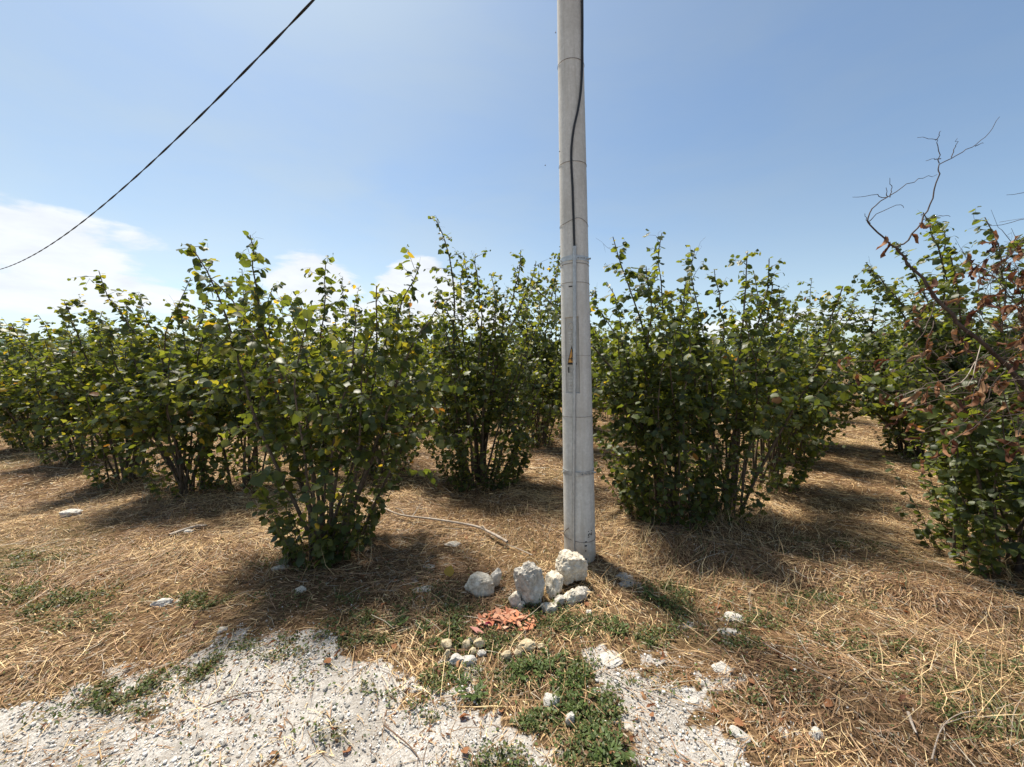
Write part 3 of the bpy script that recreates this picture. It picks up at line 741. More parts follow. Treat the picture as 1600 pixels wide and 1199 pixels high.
U = np.array([.645, .764]); Vv = np.array([-.764, .645])
far = []
rb = random.Random(9)
for s in np.arange(-7.2, 22, 1.95):
    for u in np.arange(1.0, 24, 2.05):
        x, y = U * (u + rb.uniform(-.35, .35)) + Vv * (s + rb.uniform(-.25, .25))
        if y < 6.0 or y > 20 or abs(x) > 1.38 * y + 1.0: continue
        if y + x * .55 < 3.0: continue                          # road side of the front row
        if min((x - a) ** 2 + (y - b) ** 2 for a, b in BASES) < 1.3 ** 2: continue
        if x > 7.6 and y < 7: continue
        # the two straw paths that stay open between rows
        bear = x / y
        if -.285 < bear < -.165 and y < 9.5: continue
        if .76 < bear < 1.02 and y < 10.5: continue
        far.append((x, y))
far += [(-10.7, 8.1), (-10.2, 9.9), (-12.0, 9.6)]
for (x, y) in far:
    stm, fol = VAR[rb.randrange(5)]
    r = ob('hazel_bush', None, None, (x, y, Hs(x, y)), 'hazel bush in the rows behind the front bushes', 'bush', 'hazel bushes in the rows farther back')
    r.rotation_euler = (0, 0, rb.uniform(0, 6.28)); k = rb.uniform(.9, 1.12); r.scale = (k, k, k * rb.uniform(.92, 1.06))
    ob('stem_cluster', stm, r, kind='stuff'); ob('foliage', fol, r, kind='stuff')

# ------------------------------------------------------------------ concrete pole
PX, PY = .544, 2.985
TH = math.atan2(-PY, -PX)                       # side that faces the road
POLE_H, R0, R1 = 6.5, .125, .072
def prad(z): return R0 + (R1 - R0) * z / POLE_H
pole = ob('utility_pole', None, None, (PX, PY, Hs(PX, PY) - .02), 'tall grey round concrete utility pole with steel conduit and black cable', 'pole')
pole.rotation_euler = (0, -.0297, 0)
ra0, ra1, rz0, rz1 = rad(-46), rad(13), 1.33, 1.90
angs = sorted(set([round(v, 5) for v in np.linspace(-math.pi, math.pi, 49)[:-1]] + [round(v, 5) for v in (ra0, ra0 + .025, ra1 - .025, ra1)]))
angs = [a for a in angs if not any(abs(a - b) < .02 and a != b and a not in (round(ra0, 5), round(ra0 + .025, 5), round(ra1 - .025, 5), round(ra1, 5)) for b in (ra0, ra0 + .025, ra1 - .025, ra1))]
zs = sorted(set([-.4, 0, .3, .6, .9, 1.2, rz0, rz0 + .004, 1.5, 1.7, rz1 - .004, rz1, 2.2, 2.8, 3.4, 4.0, 4.6, 5.2, 5.8, POLE_H]))
pv = []
for z in zs:
    for a in angs:
        r = prad(z)
        if ra0 + .02 < a < ra1 - .02 and rz0 + .003 < z < rz1 - .003: r -= .013
        pv.append((r * math.cos(TH + a), r * math.sin(TH + a), z))
na = len(angs)
pf = [(k * na + j, k * na + (j + 1) % na, (k + 1) * na + (j + 1) % na, (k + 1) * na + j) for k in range(len(zs) - 1) for j in range(na)]
pf.append(tuple((len(zs) - 1) * na + j for j in range(na)))
shaft = ob('shaft', mesh_ngon('shaft', pv, pf, M_CONC, True), pole)
shaft.data.set_sharp_from_angle(angle=rad(32))
M_PANEL = M_CONC.copy(); M_PANEL.name = 'shaded_concrete'  # darker concrete copy: recess shade painted into the panel faces
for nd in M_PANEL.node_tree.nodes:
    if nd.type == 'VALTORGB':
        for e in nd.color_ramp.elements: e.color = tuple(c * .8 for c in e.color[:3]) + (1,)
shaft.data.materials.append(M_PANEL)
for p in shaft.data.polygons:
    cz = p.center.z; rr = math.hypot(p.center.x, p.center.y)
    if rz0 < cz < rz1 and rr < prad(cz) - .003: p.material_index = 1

def on_pole(a_deg, z, off=0.0):
    a = TH + rad(a_deg); r = prad(z) + off
    return np.array([r * math.cos(a), r * math.sin(a), z])

def spline(pts, n):
    pts = np.array(pts, float); t = np.linspace(0, len(pts) - 1, n); out = []
    for q in t:
        i1 = min(int(q), len(pts) - 2); f = q - i1
        p0, p1, p2, p3 = pts[max(i1 - 1, 0)], pts[i1], pts[i1 + 1], pts[min(i1 + 2, len(pts) - 1)]
        out.append(.5 * (2 * p1 + (p2 - p0) * f + (2 * p0 - 5 * p1 + 4 * p2 - p3) * f * f + (3 * p1 - p0 - 3 * p2 + p3) * f ** 3))
    return np.array(out)
q = spline([on_pole(-21, -.05, .013), on_pole(-19, .3, .013), on_pole(-15, .7, .013), on_pole(-8, 1.3, .014), on_pole(-2, 1.9, .014), on_pole(2, 2.39, .014)], 30)
V, F = tubes([(q, np.full(30, .0125))], 14)
conduit = ob('conduit', mesh_from('conduit', V, F, M_GALV, None, True), pole)
q2 = spline([on_pole(2, 2.385, .014), on_pole(2, 2.405, .014)], 3)
V, F = tubes([(q2, np.full(3, .0145))], 14); ob('end_fitting', mesh_from('end_fitting', V, F, M_GALV, None, True), conduit)
q = spline([on_pole(2, 2.34, .014), on_pole(1, 2.5, .010), on_pole(-1, 2.8, .009), on_pole(-4, 3.05, .009), on_pole(6, 3.22, .014), on_pole(26, 3.38, .016), on_pole(43, 3.55, .012), on_pole(54, 3.8, .011), on_pole(62, 4.2, .012), on_pole(68, 4.9, .012), on_pole(80, 5.5, .012), on_pole(110, 6.0, .015), on_pole(150, 6.07, .03)], 70)
V, F = tubes([(q, np.full(70, .0085))], 10); ob('service_cable', mesh_from('service_cable', V, F, M_CABLE, None, True), pole)

def strap(z, hgt, tilt, off=.003):
    n = 60; vv = []; ff = []
    for k in range(n):
        a = 2 * math.pi * k / n
        bulge = .012 * math.exp(-(((a + math.pi) % (2 * math.pi) - math.pi + rad(4)) / .22) ** 2)
        zz = z + tilt * math.cos(a + .6)
        for (dz_, o_) in ((-hgt / 2, off), (hgt / 2, off), (hgt / 2, .0005), (-hgt / 2, .0005)):
            r = prad(z) + o_ + (bulge if o_ == off else 0)
            vv.append((r * math.cos(TH + a), r * math.sin(TH + a), zz + dz_))
    for k in range(n):
        for j in range(4):
            ff.append((k * 4 + j, ((k + 1) % n) * 4 + j, ((k + 1) % n) * 4 + (j + 1) % 4, k * 4 + (j + 1) % 4))
    s = ob('strap', mesh_ngon('strap', vv, ff, M_GALV), pole)
    for a in (-62, 15, 28, 40):
        c = on_pole(a, z, .004); dirn = on_pole(a, z, .011)
        V, F = tubes([(np.array([c, dirn]), np.array([.006, .005]))], 8); ob('bolt', mesh_from('bolt', V, F, M_GALV), s)
    c = on_pole(64, z, .0); t = np.array([c, c + (c - np.array([0, 0, z])) * .25])
    V, F = tubes([(t, np.array([.007, .007]))], 8); ob('clamp_screw', mesh_from('clamp_screw', V, F, M_GALV), s)
strap(2.325, .034, .004); strap(.715, .034, .0)

def tie(z, tilt, ph, r=.0013, kink=0.0):
    n = 72; a = np.linspace(0, 2 * np.pi, n)
    zz = z + tilt * np.cos(a + ph) + kink * np.exp(-(((a + np.pi) % (2 * np.pi) - np.pi - .35) / .7) ** 2)
    pts = np.stack([(prad(z) + .0022) * np.cos(TH + a), (prad(z) + .0022) * np.sin(TH + a), zz], -1)
    V, F = tubes([(pts, np.full(n, r))], 5); return ob('tie_wire', mesh_from('tie_wire', V, F, M_WIRE), pole)
tie(3.73, .006, 2.2); tie(3.02, .006, 2.3); tie(2.58, .004, 2.0, kink=.035); tie(2.15, .004, 1.0); tie(2.285, .006, .3, .0014); tie(1.147, .003, .5); tie(1.61, .002, .5, .0007)
tw = tie(.19, .012, 1.9)
q = spline([on_pole(-75, .205, .003), on_pole(-60, .24, .004), on_pole(-38, .285, .006)], 8); V, F = tubes([(q, np.full(8, .0022))], 5); ob('wire_end', mesh_from('wire_end', V, F, M_WIRE), tw)
q = spline([on_pole(-75, .205, .003), on_pole(-95, .17, .03), on_pole(-100, .1, .09)], 8); V, F = tubes([(q, np.full(8, .0018))], 5); ob('wire_end', mesh_from('wire_end', V, F, M_WIRE), tw)

# raised marks in the recessed maker's panel (worn, no longer legible)
def patch(a0, a1, z0, z1, off, thick, m, parent, name):
    vv = []; k = max(2, int(abs(a1 - a0) / 4) + 2)
    for t in np.linspace(a0, a1, k):
        for (z, o_) in ((z0, off), (z1, off), (z1, off + thick), (z0, off + thick)): vv.append(tuple(on_pole(t, z, o_)))
    ff = []
    for q_ in range(k - 1):
        for j in range(4): ff.append((q_ * 4 + j, (q_ + 1) * 4 + j, (q_ + 1) * 4 + (j + 1) % 4, q_ * 4 + (j + 1) % 4))
    ff += [(0, 1, 2, 3), tuple((k - 1) * 4 + j for j in range(4))[::-1]]
    return ob(name, mesh_ngon(name, vv, ff, m), parent)
t = np.linspace(0, 2 * np.pi, 24)
ring = np.array([on_pole(-23 + 11 * math.cos(v), 1.835 + .026 * math.sin(v), -.011) for v in t]); V, F = tubes([(ring, np.full(24, .0042))], 6)
ob('raised_mark', mesh_from('raised_mark', V, F, M_CONC, None, True), shaft)
rm = random.Random(3)
for z in (1.785, 1.765, 1.745, 1.725, 1.705, 1.50, 1.475, 1.45, 1.425, 1.40, 1.375, 1.355):
    a0 = -33 + rm.uniform(-3, 2); a1 = -14 + rm.uniform(-4, 3)
    patch(a0, a1, z - .0035, z + .0035, -.0135, .006, M_CONC, shaft, 'raised_mark')
    patch(a0 + (0 if rm.random() < .5 else 12), a0 + (5 if rm.random() < .5 else 17), z - .011, z - .004, -.0135, .006, M_CONC, shaft, 'raised_mark')

# triangular high-voltage plate under the conduit
def tri(scale, off, m, name, parent, dz_=0):
    ca, cz = -16, 1.60
    P = [(ca - 19 * scale, cz - .055 * scale + dz_), (ca + 19 * scale, cz - .055 * scale + dz_), (ca, cz + .085 * scale + dz_)]
    n = 8; vv = []; ff = []
    for k in range(n + 1):
        f = k / n; l = (P[0][0] + (P[2][0] - P[0][0]) * f, P[0][1] + (P[2][1] - P[0][1]) * f); r = (P[1][0] + (P[2][0] - P[1][0]) * f, P[1][1] + (P[2][1] - P[1][1]) * f)
        for j in range(n + 1):
            g = j / n; vv.append(tuple(on_pole(l[0] + (r[0] - l[0]) * g, l[1], off)))
    for k in range(n):
        for j in range(n):
            b = k * (n + 1) + j; ff.append((b, b + 1, b + n + 2, b + n + 1))
    me = mesh_ngon(name, vv, ff, m); o = ob(name, me, parent)
    so = o.modifiers.new('thick', 'SOLIDIFY'); so.thickness = .0012; so.offset = 1
    return o
plate = tri(1.0, .0005, M_BLACK, 'warning_plate', pole)
tri(.74, .0024, M_YELLOW, 'yellow_field', plate, .002)
patch(-30, -4, 1.585, 1.592, .003, .0015, M_BLACK, plate, 'black_bar')
patch(-15, -12.5, 1.60, 1.655, .003, .0015, M_BLACK, plate, 'lightning_bolt')
patch(-17, -13.5, 1.57, 1.603, .0031, .0015, M_BLACK, plate, 'lightning_bolt')
patch(-32, -27, 1.485, 1.528, .0005, .001, M_BLACK, pole, 'painted_mark')
patch(-24, -9, 2.118, 2.127, .0004, .001, M_BLACK, pole, 'painted_mark')
# stencilled number running up the pole, and the dots beside it
fc = bpy.data.curves.new('stencil_number', 'FONT'); fc.body = "'21"; fc.size = .052; fc.extrude = .0004; fc.offset = .0008; fc.align_x = 'CENTER'; fc.align_y = 'CENTER'
to = bpy.data.objects.new('tmp', fc); COL.objects.link(to)
bpy.context.view_layer.update()
tm = bpy.data.meshes.new_from_object(to.evaluated_get(bpy.context.evaluated_depsgraph_get()))
bpy.data.objects.remove(to)
for v in tm.vertices:
    # text x runs up the pole; text y runs to the left round the shaft
    a = 42 - math.degrees(v.co.y / R0); p = on_pole(a, .245 + v.co.x, .0006 + max(0, v.co.z)); v.co = p
tm.materials.clear(); tm.materials.append(M_BLACK)
ob('stencil_number', tm, pole)
for z, a0, a1 in ((.185, 20, 27), (.155, 18, 27), (.115, 20, 24), (.05, 20, 25)): patch(a0, a1, z - .005, z + .005, .0004, .0006, M_BLACK, pole, 'painted_mark')

# overhead twisted cable running off to the left
P0 = np.array([.36, 3.05, 6.07]); dirp = unit(np.array([-math.cos(.5275), math.sin(.5275), 0]))
n = 900; t = np.linspace(0, 33, n)
ctr = P0 + dirp * t[:, None]; ctr[:, 2] = 6.0696 - .1905 * t + .0059 * t * t
lines = []
side = unit(np.cross(dirp, [0, 0, 1.0])); upv = np.array([0, 0, 1.0])
for k in range(2):
    ph = t * 2 * np.pi / 1.3 + k * np.pi
    lines.append((ctr + .0058 * (np.cos(ph)[:, None] * side + np.sin(ph)[:, None] * upv), np.full(n, .0075)))
oc = ob('overhead_cable', None, None, tuple(P0), 'twisted black overhead cable sagging across the sky at upper left', 'cable')
for l in lines:
    V, F = tubes([(l[0] - P0, l[1])], 6); ob('strand', mesh_from('strand', V, F, M_CABLE, None, True), oc)

# ------------------------------------------------------------------ rocks and stones
def rock_mesh(name, seed, dims, mat, subd=4, planes=16, rough=.085):
    import bmesh
    bm = bmesh.new(); bmesh.ops.create_icosphere(bm, subdivisions=subd, radius=1.0)
    rr = random.Random(seed); off = Vector((seed * 3.7, seed * 1.3, -seed * 2.1))
    pl = []
    for _ in range(planes):
        nv = Vector((rr.gauss(0, 1), rr.gauss(0, 1), rr.gauss(0, 1))).normalized(); pl.append((nv, rr.uniform(.70, .98)))
    for v in bm.verts:
        c = v.co.copy(); c = c.lerp(c / max(abs(c.x), abs(c.y), abs(c.z)) * .86, .5)
        for nv, d in pl:
            e = c.dot(nv) - d
            if e > 0: c -= nv * e * .97
        f = mnoise.fractal(c * 1.7 + off, .9, 2.0, 4) * rough * 1.9 - abs(mnoise.fractal(c * 4 + off, .8, 2.1, 5)) * rough * 1.2
        c *= 1 + f
        v.co = Vector((c.x * dims[0], c.y * dims[1], c.z * dims[2]))
    me = bpy.data.meshes.new(name); bm.to_mesh(me); bm.free()
    me.materials.append(mat)
    if subd >= 3:
        me.polygons.foreach_set('use_smooth', np.ones(len(me.polygons), bool)); me.set_sharp_from_angle(angle=rad(26))
    return me

ROCKS = [ # x, y, z, dims, mat, seed, tilt, label
 (.418, 2.66, .115, (.098, .085, .100), M_ROCK, 1, (0, .1, .2), 'largest pale limestone rock, resting against the foot of the pole'),
 (.122, 2.46, .105, (.088, .07, .138), M_ROCKGREY, 2, (0, -.16, .4), 'tall upright grey limestone rock, left of the largest rock'),
 (-.215, 2.55, .05, (.085, .06, .075), M_ROCK, 3, (.2, .5, .1), 'slanting pale rock at the left end of the rock group'),
 (-.115, 2.60, .07, (.035, .035, .062), M_ROCKGREY, 4, (0, .3, .3), 'small knobbly rock behind the slanting pale rock'),
 (.285, 2.53, .07, (.055, .05, .080), M_ROCK, 5, (0, .25, .9), 'narrow rock wedged between the upright rock and the largest rock'),
 (.445, 2.47, .035, (.045, .04, .05), M_ROCKGREY, 6, (.3, 0, .3), 'small two-toned stone in front of the largest rock'),
 (.385, 2.45, .03, (.045, .035, .05), M_ROCK, 7, (0, .5, .1), 'pale split stone below the largest rock'),
 (.235, 2.37, .022, (.05, .035, .03), M_ROCK, 8, (0, 0, .2), 'low flat stone at the foot of the upright rock, on its right'),
 (.305, 2.42, .03, (.035, .03, .042), M_ROCKGREY, 9, (.2, .2, .2), 'small grey stone in front of the narrow wedged rock'),
 (.028, 2.42, .03, (.04, .035, .06), M_ROCK, 10, (0, -.3, .2), 'small crumbly stone at the left foot of the upright rock'),
 (.055, 2.39, .02, (.03, .02, .024), M_ROCK, 11, (0, -.3, .8), 'smallest stone at the left foot of the upright rock'),
 (.49, 2.52, .03, (.03, .03, .03), M_ROCKGREY, 12, (0, 0, .8), 'small stone at the right foot of the largest rock'),
 (1.362, 2.268, .02, (.065, .045, .045), M_WHITE, 13, (0, 0, .3), 'white lump of limestone on the right, topmost of the white patch'),
 (1.266, 2.14, .015, (.08, .045, .03), M_WHITE, 14, (0, .1, .2), 'long low bluish white stone below the topmost white lump'),
 (1.068, 1.846, .015, (.06, .045, .03), M_WHITE, 15, (0, 0, .2), 'white crumbled lump at the right edge of the right gravel patch'),
 (.811, 1.955, .012, (.028, .022, .02), M_ROCKGREY, 16, (0, 0, .2), 'bluish grey stone at the top of the right gravel patch'),
 (.523, 1.93, .014, (.075, .055, .025), M_WHITE, 17, (0, 0, .5), 'flat white crust at the upper left of the right gravel patch'),
 (.832, 1.667, .012, (.03, .025, .022), M_WHITE, 18, (0, 0, .1), 'round white stone in the middle of the right gravel patch'),
 (.955, 1.497, .015, (.055, .03, .03), M_WHITE, 19, (0, .2, -.5), 'pointed cream white stone at the lower right of the right gravel patch'),
 (.185, 1.667, .02, (.04, .03, .04), M_WHITE, 20, (0, 0, .2), 'rough white lump half sunk in the green weeds'),
 (.251, 1.575, .025, (.02, .018, .035), M_WHITE, 21, (0, .1, 0), 'upright white stone below the lump in the weeds'),
 (-4.51, 3.85, .03, (.085, .05, .045), M_WHITE, 22, (0, 0, .1), 'lone white stone in the straw at far left'),
 (-2.269, 2.40, .015, (.06, .035, .03), M_WHITE, 23, (0, 0, .2), 'white stone beside the green grass patch on the left'),
 (-1.70, 2.157, .012, (.028, .02, .018), M_WHITE, 24, (0, 0, .2), 'small bright white stone at the upper edge of the left gravel'),
 (-1.428, 2.505, .02, (.035, .025, .028), M_ROCK, 25, (0, 0, .2), 'pinkish stone in the straw below the large front bush'),
 (-.614, 2.54, .012, (.08, .04, .02), M_WHITE, 26, (0, 0, .2), 'flat white stone in the straw left of the rock group'),
 (-.496, 3.146, .015, (.07, .04, .03), M_ROCKGREY, 27, (0, 0, .2), 'grey stone below the long pale stick'),
 (-1.767, 2.84, .015, (.06, .04, .03), M_ROCKGREY, 28, (0, 0, .2), 'grey stone at the foot of the large front bush'),
 (1.258, 1.491, .012, (.03, .022, .02), M_WHITE, 29, (0, 0, .4), 'white stone in the brown litter at lower right'),
 (1.13, 1.5, .01, (.035, .022, .018), M_WHITE, 30, (0, 0, .9), 'grey white stone between the right gravel patch and the brown litter'),
 (.478, 2.297, .015, (.02, .018, .016), M_WHITE, 31, (0, 0, .9), 'tiny white pebble below the rock group'),
 (-.635, 2.839, .01, (.06, .035, .018), M_ROCKGREY, 32, (0, 0, .3), 'dusty flat stone in the straw between pole and front bush'),
 (-2.95, 3.42, .012, (.04, .03, .02), M_WHITE, 33, (0, 0, .3), 'small white stone beside the short stick at left'),
 # cream stones below the shard heap
 (-.363, 2.018, .025, (.034, .026, .030), M_STONE, 40, (0, .1, .1), 'cream stone at the left end of the row below the orange heap'),
 (-.252, 2.012, .025, (.026, .022, .032), M_STONE, 41, (0, 0, .1), 'rounded cream stone left of the tight cluster below the orange heap'),
 (-.180, 2.03, .025, (.034, .026, .026), M_STONE, 42, (0, .1, .2), 'largest cream stone of the tight cluster below the orange heap'),
 (-.210, 1.982, .018, (.018, .016, .020), M_STONE, 43, (0, 0, .1), 'smallest cream pebble of the tight cluster below the orange heap'),
 (-.164, 1.978, .015, (.028, .018, .016), M_WHITE, 44, (0, 0, .1), 'smooth pale pebble at the right of the tight cluster'),
 (-.348, 1.945, .022, (.017, .016, .034), M_STONE, 45, (0, .25, .1), 'upright finger-shaped cream stone above the white gravel patch'),
 (-.296, 1.92, .02, (.04, .026, .026), M_WHITE, 46, (0, -.3, .2), 'wedge-shaped white stone right of the finger-shaped stone'),
 (-.225, 1.924, .018, (.035, .026, .022), M_WHITE, 47, (0, .1, .2), 'flat white stone at the top of the small white patch'),
 (-.027, 1.95, .022, (.034, .026, .034), M_STONE, 48, (0, 0, .4), 'pitted cream stone at the left edge of the bright green weeds'),
 (.027, 1.968, .02, (.022, .018, .022), M_STONE, 49, (0, 0, .4), 'round cream pebble beside the pitted stone'),
 (.081, 2.008, .025, (.05, .034, .032), M_STONE, 50, (0, 0, .1), 'broad domed cream stone above the bright green weeds'),
 (.158, 2.013, .018, (.022, .018, .022), M_STONE, 51, (0, 0, .1), 'small cream stone right of the broad domed stone'),
 (-.235, 2.06, .015, (.02, .016, .018), M_WHITE, 52, (0, 0, .1), 'little white stone just above the tight cream cluster'),
]
for (x, y, z, dm, mt, sd, rot, lab) in ROCKS:
    dm = tuple(q * (1.2 if sd <= 12 else 1.1) for q in dm); z *= 1.05; y -= .035 if sd <= 12 else 0
    if sd in (26, 27, 28, 32, 30): dm = (dm[0], dm[1], dm[2] * .6); z *= .4
    if 13 <= sd <= 19: dm = (dm[0] * .85, dm[1] * .9, dm[2] * .62); z *= .5
    big = dm[0] > .05
    o = ob('rock' if dm[0] > .034 else 'stone', rock_mesh('rock', sd, dm, mt, 5 if sd < 3 else (4 if big else 3)), None, (x, y, Hs(x, y) + z - .008), lab, 'rock' if dm[0] > .034 else 'stone', 'rocks and stones on the verge')
    o.rotation_euler = rot

# larger loose pebbles of the gravel, one by one
PEB = [rock_mesh('pebble', 200 + k, (1, .8, .62), M_WHITE, 2, 9, .1) for k in range(7)]
rp = random.Random(21); cnt = 0
while cnt < 90:
    x = rp.uniform(-2.0, 1.05); y = rp.uniform(1.3, 2.15)
    if gravel_mask(np.array([x]), np.array([y]))[0] < .5: continue
    s = rp.uniform(.008, .015)
    o = ob('pebble', PEB[rp.randrange(7)], None, (x, y, Hs(x, y) + s * .35), 'white limestone pebble lying loose on the gravel', 'pebble', 'loose white pebbles on the gravel')
    o.scale = (s, s, s); o.rotation_euler = (rp.uniform(-.4, .4), rp.uniform(-.4, .4), rp.uniform(0, 6.28)); cnt += 1

# ------------------------------------------------------------------ terracotta shards, petal, tile piece
rs = random.Random(31)
SHC = [(.58, .24, .13), (.66, .33, .20), (.48, .18, .10), (.68, .40, .27), (.55, .27, .17)]
def shard_mesh(k):
    n = rs.randint(4, 6); L = 1.0; W = rs.uniform(.28, .6); P = []
    for j in range(n):
        a = 2 * math.pi * j / n + rs.uniform(-.3, .3); P.append((math.cos(a) * L * rs.uniform(.75, 1.1), math.sin(a) * W * rs.uniform(.7, 1.1)))
    th = .16; cv = rs.uniform(-.1, .14)
    vv = [(x, y, cv * x * x) for x, y in P] + [(x * .95, y * .95, th + cv * x * x) for x, y in P]
    ff = [tuple(range(n))[::-1], tuple(range(n, 2 * n))] + [(j, (j + 1) % n, n + (j + 1) % n, n + j) for j in range(n)]
    me = bpy.data.meshes.new('shard'); me.from_pydata(vv, [], ff); me.update()
    at_ = me.color_attributes.new('Col', 'FLOAT_COLOR', 'POINT'); c = SHC[k % 5]
    for d in at_.data: d.color = (*c, 1)
    me.materials.append(M_SHARD); return me
SH = [shard_mesh(k) for k in range(12)]
for k in range(95):
    while True:
        u, v = rs.uniform(-1, 1), rs.uniform(-1, 1)
        if u * u + v * v < 1: break
    x = -.035 + u * .185 - v * .02; y = 2.225 + v * .095 + u * .01
    s = rs.uniform(.014, .036) if k > 12 else rs.uniform(.034, .055)
    lift = .028 * (1 - u * u - v * v)
    o = ob('terracotta_shard', SH[k % 12], None, (x, y, Hs(x, y) + .006 + lift * rs.uniform(.3, 1.0)), 'broken orange terracotta shard in the heap below the rocks', 'shard', 'heap of orange terracotta shards')
    o.scale = (s, s, s * rs.uniform(.6, 1.1)); o.rotation_euler = (rs.gauss(0, .3), rs.gauss(0, .3), rs.gauss(-.5, .7))
tl = ob('tile_piece', SH[3].copy(), None, (-.205, 2.13, Hs(-.205, 2.13) + .018), 'dull pink flat tile piece at the lower left of the orange heap', 'shard', 'heap of orange terracotta shards')
for d in tl.data.color_attributes['Col'].data: d.color = (.45, .22, .18, 1)
tl.scale = (.065, .05, .03); tl.rotation_euler = (.25, .1, -.45)
M_PINK = solid_mat('magenta_petal', (.42, .01, .09), (.6, .03, .16), 40, .6, .3, 0, 0)
V, F = curled_template(1)
pt = ob('petal', mesh_from('petal', V, F, M_PINK), None, (-.155, 2.16, Hs(-.155, 2.16) + .03), 'bright magenta scrap lying on the orange heap', 'petal')
pt.scale = (.05,) * 3; pt.rotation_euler = (.3, .2, .4)

# ------------------------------------------------------------------ sticks and fallen leaves
def stick(pts, r, m, label, twigs=(), lift=.02, name='stick'):
    x0, y0 = pts[0]; z0 = Hs(x0, y0)
    q = spline([(x - x0, y - y0, Hs(x, y) - z0 + lift) for x, y in pts], max(8, len(pts) * 6))
    V, F = tubes([(q, np.linspace(r, r * .45, len(q)))], 7)
    o = ob(name, mesh_from('stick', V, F, m, None, True), None, (x0, y0, z0), label, 'stick', 'sticks lying in the straw')
    for (f, dx_, dy_, dz_) in twigs:
        b = q[int(f * (len(q) - 1))]; e = b + np.array([dx_, dy_, dz_]); V, F = tubes([(spline([b, (b + e) / 2 + .01, e], 6), np.linspace(r * .5, r * .2, 6))], 5)
        ob('twig', mesh_from('twig', V, F, m, None, True), o)
stick([(-.04, 3.13), (-.18, 3.26), (-.349, 3.405), (-.722, 3.524), (-1.055, 3.636), (-1.25, 3.78), (-1.517, 4.055)], .013, M_STICK, 'long pale curved stick lying between the front bush and the pole', [(.62, .05, .1, .09), (.66, -.1, .06, .05), (.3, .05, -.08, .03)], .05)
stick([(.16, 2.95), (.05, 3.05), (-.05, 3.13)], .005, M_STICK, 'thin pale stick end pointing at the rocks', (), .03)
stick([(-3.026, 3.306), (-2.964, 3.47), (-2.85, 3.50)], .016, M_STICK, 'short thick grey stick in the straw at left', [(.5, .15, -.05, .04)], .02)
stick([(-.448, 2.004), (-.3, 1.99), (-.208, 1.985), (-.137, 1.968)], .006, M_DARKSTICK, 'thin reddish stick lying below the cream stones', (), .012)
stick([(1.722, 1.575), (1.68, 1.52), (1.649, 1.473)], .007, M_STICK, 'short pale peeled stick at lower right', (), .03)
stick([(1.60, 1.37), (1.78, 1.50), (1.93, 1.57), (2.12, 1.61)], .003, M_STICK, 'long bent tan stalk in the lower right corner', [(.45, .2, .0, .03)], .03)
stick([(2.141, 1.866), (2.199, 1.789), (2.25, 1.68), (2.3, 1.5)], .005, M_DARKSTICK, 'dark thin branch in the dry grass at right', [(.3, -.02, .15, .06)], .05)
stick([(.605, 1.717), (.726, 1.645), (.871, 1.589)], .003, M_STICK, 'yellowish stalk curving over the right gravel patch', (), .02)
stick([(.46, 1.83), (.55, 1.74), (.60, 1.64)], .0035, M_STICK, 'straight pale twig at the left edge of the right gravel patch', (), .02)
stick([(-1.38, 1.62), (-1.25, 1.68), (-1.08, 1.70)], .003, M_DARKSTICK, 'dark twig on the left gravel', (), .015)
stick([(-.55, 1.55), (-.42, 1.46), (-.36, 1.40)], .0035, M_DARKSTICK, 'brown twig on the gravel near the lower edge', (), .015)
stick([(1.38, 2.02), (1.45, 1.88), (1.55, 1.74)], .003, M_STICK, 'thin straw-coloured stalk beside the white lumps at right', (), .02)

FLC = [(.27, .125, .06), (.20, .085, .042), (.33, .18, .09), (.14, .06, .035)]
rl = random.Random(41)
FLM = [mesh_from('fallen_leaf', (CURL_T[k % 3][0] * np.array([1, 1.4, .6]) if k % 4 else LEAF_T[k % 4][0] * np.array([1, .9, 2.6])), CURL_T[0][1], M_DRYLEAF, np.repeat([FLC[k % 4]], len(LEAF_T[0][0]), 0)) for k in range(8)]
cnt = 0
while cnt < 190:
    r_ = rl.random()
    if r_ < .45: x, y = rl.gauss(1.5, .6), rl.uniform(1.38, 2.6)
    elif r_ < .7: x, y = rl.uniform(-2.2, .9), rl.uniform(1.4, 2.4)
    elif r_ < .85: x, y = rl.gauss(2.9, .6), rl.gauss(2.6, .4)
    else: x, y = rl.gauss(-1.2, .9), rl.gauss(2.9, .3)
    if y < 1.3 or abs(x) > 1.36 * y: continue
    s = rl.uniform(.02, .045)
    o = ob('fallen_leaf', FLM[rl.randrange(8)], None, (x, y, Hs(x, y) + rl.uniform(.008, .024)), 'dry brown leaf fallen on the ground', 'leaf', 'dry leaves fallen on the verge')
    o.scale = (s, s, s); o.rotation_euler = (rl.gauss(0, .35), rl.gauss(0, .35), rl.uniform(0, 6.28)); cnt += 1
yl = ob('fallen_leaf', leaf_mesh(0, 5), None, (-.46, 2.66, Hs(-.46, 2.66) + .03), 'pale yellow leaf standing in the straw left of the rocks', 'leaf', 'dry leaves fallen on the verge'); yl.scale = (.075,) * 3; yl.rotation_euler = (.6, -.8, 1.2)
dl = ob('fallen_leaf', FLM[3], None, (.70, 2.88, Hs(.70, 2.88) + .03), 'dark maroon dry leaf at the right foot of the pole', 'leaf', 'dry leaves fallen on the verge'); dl.scale = (.07,) * 3; dl.rotation_euler = (.2, .2, 2.4)

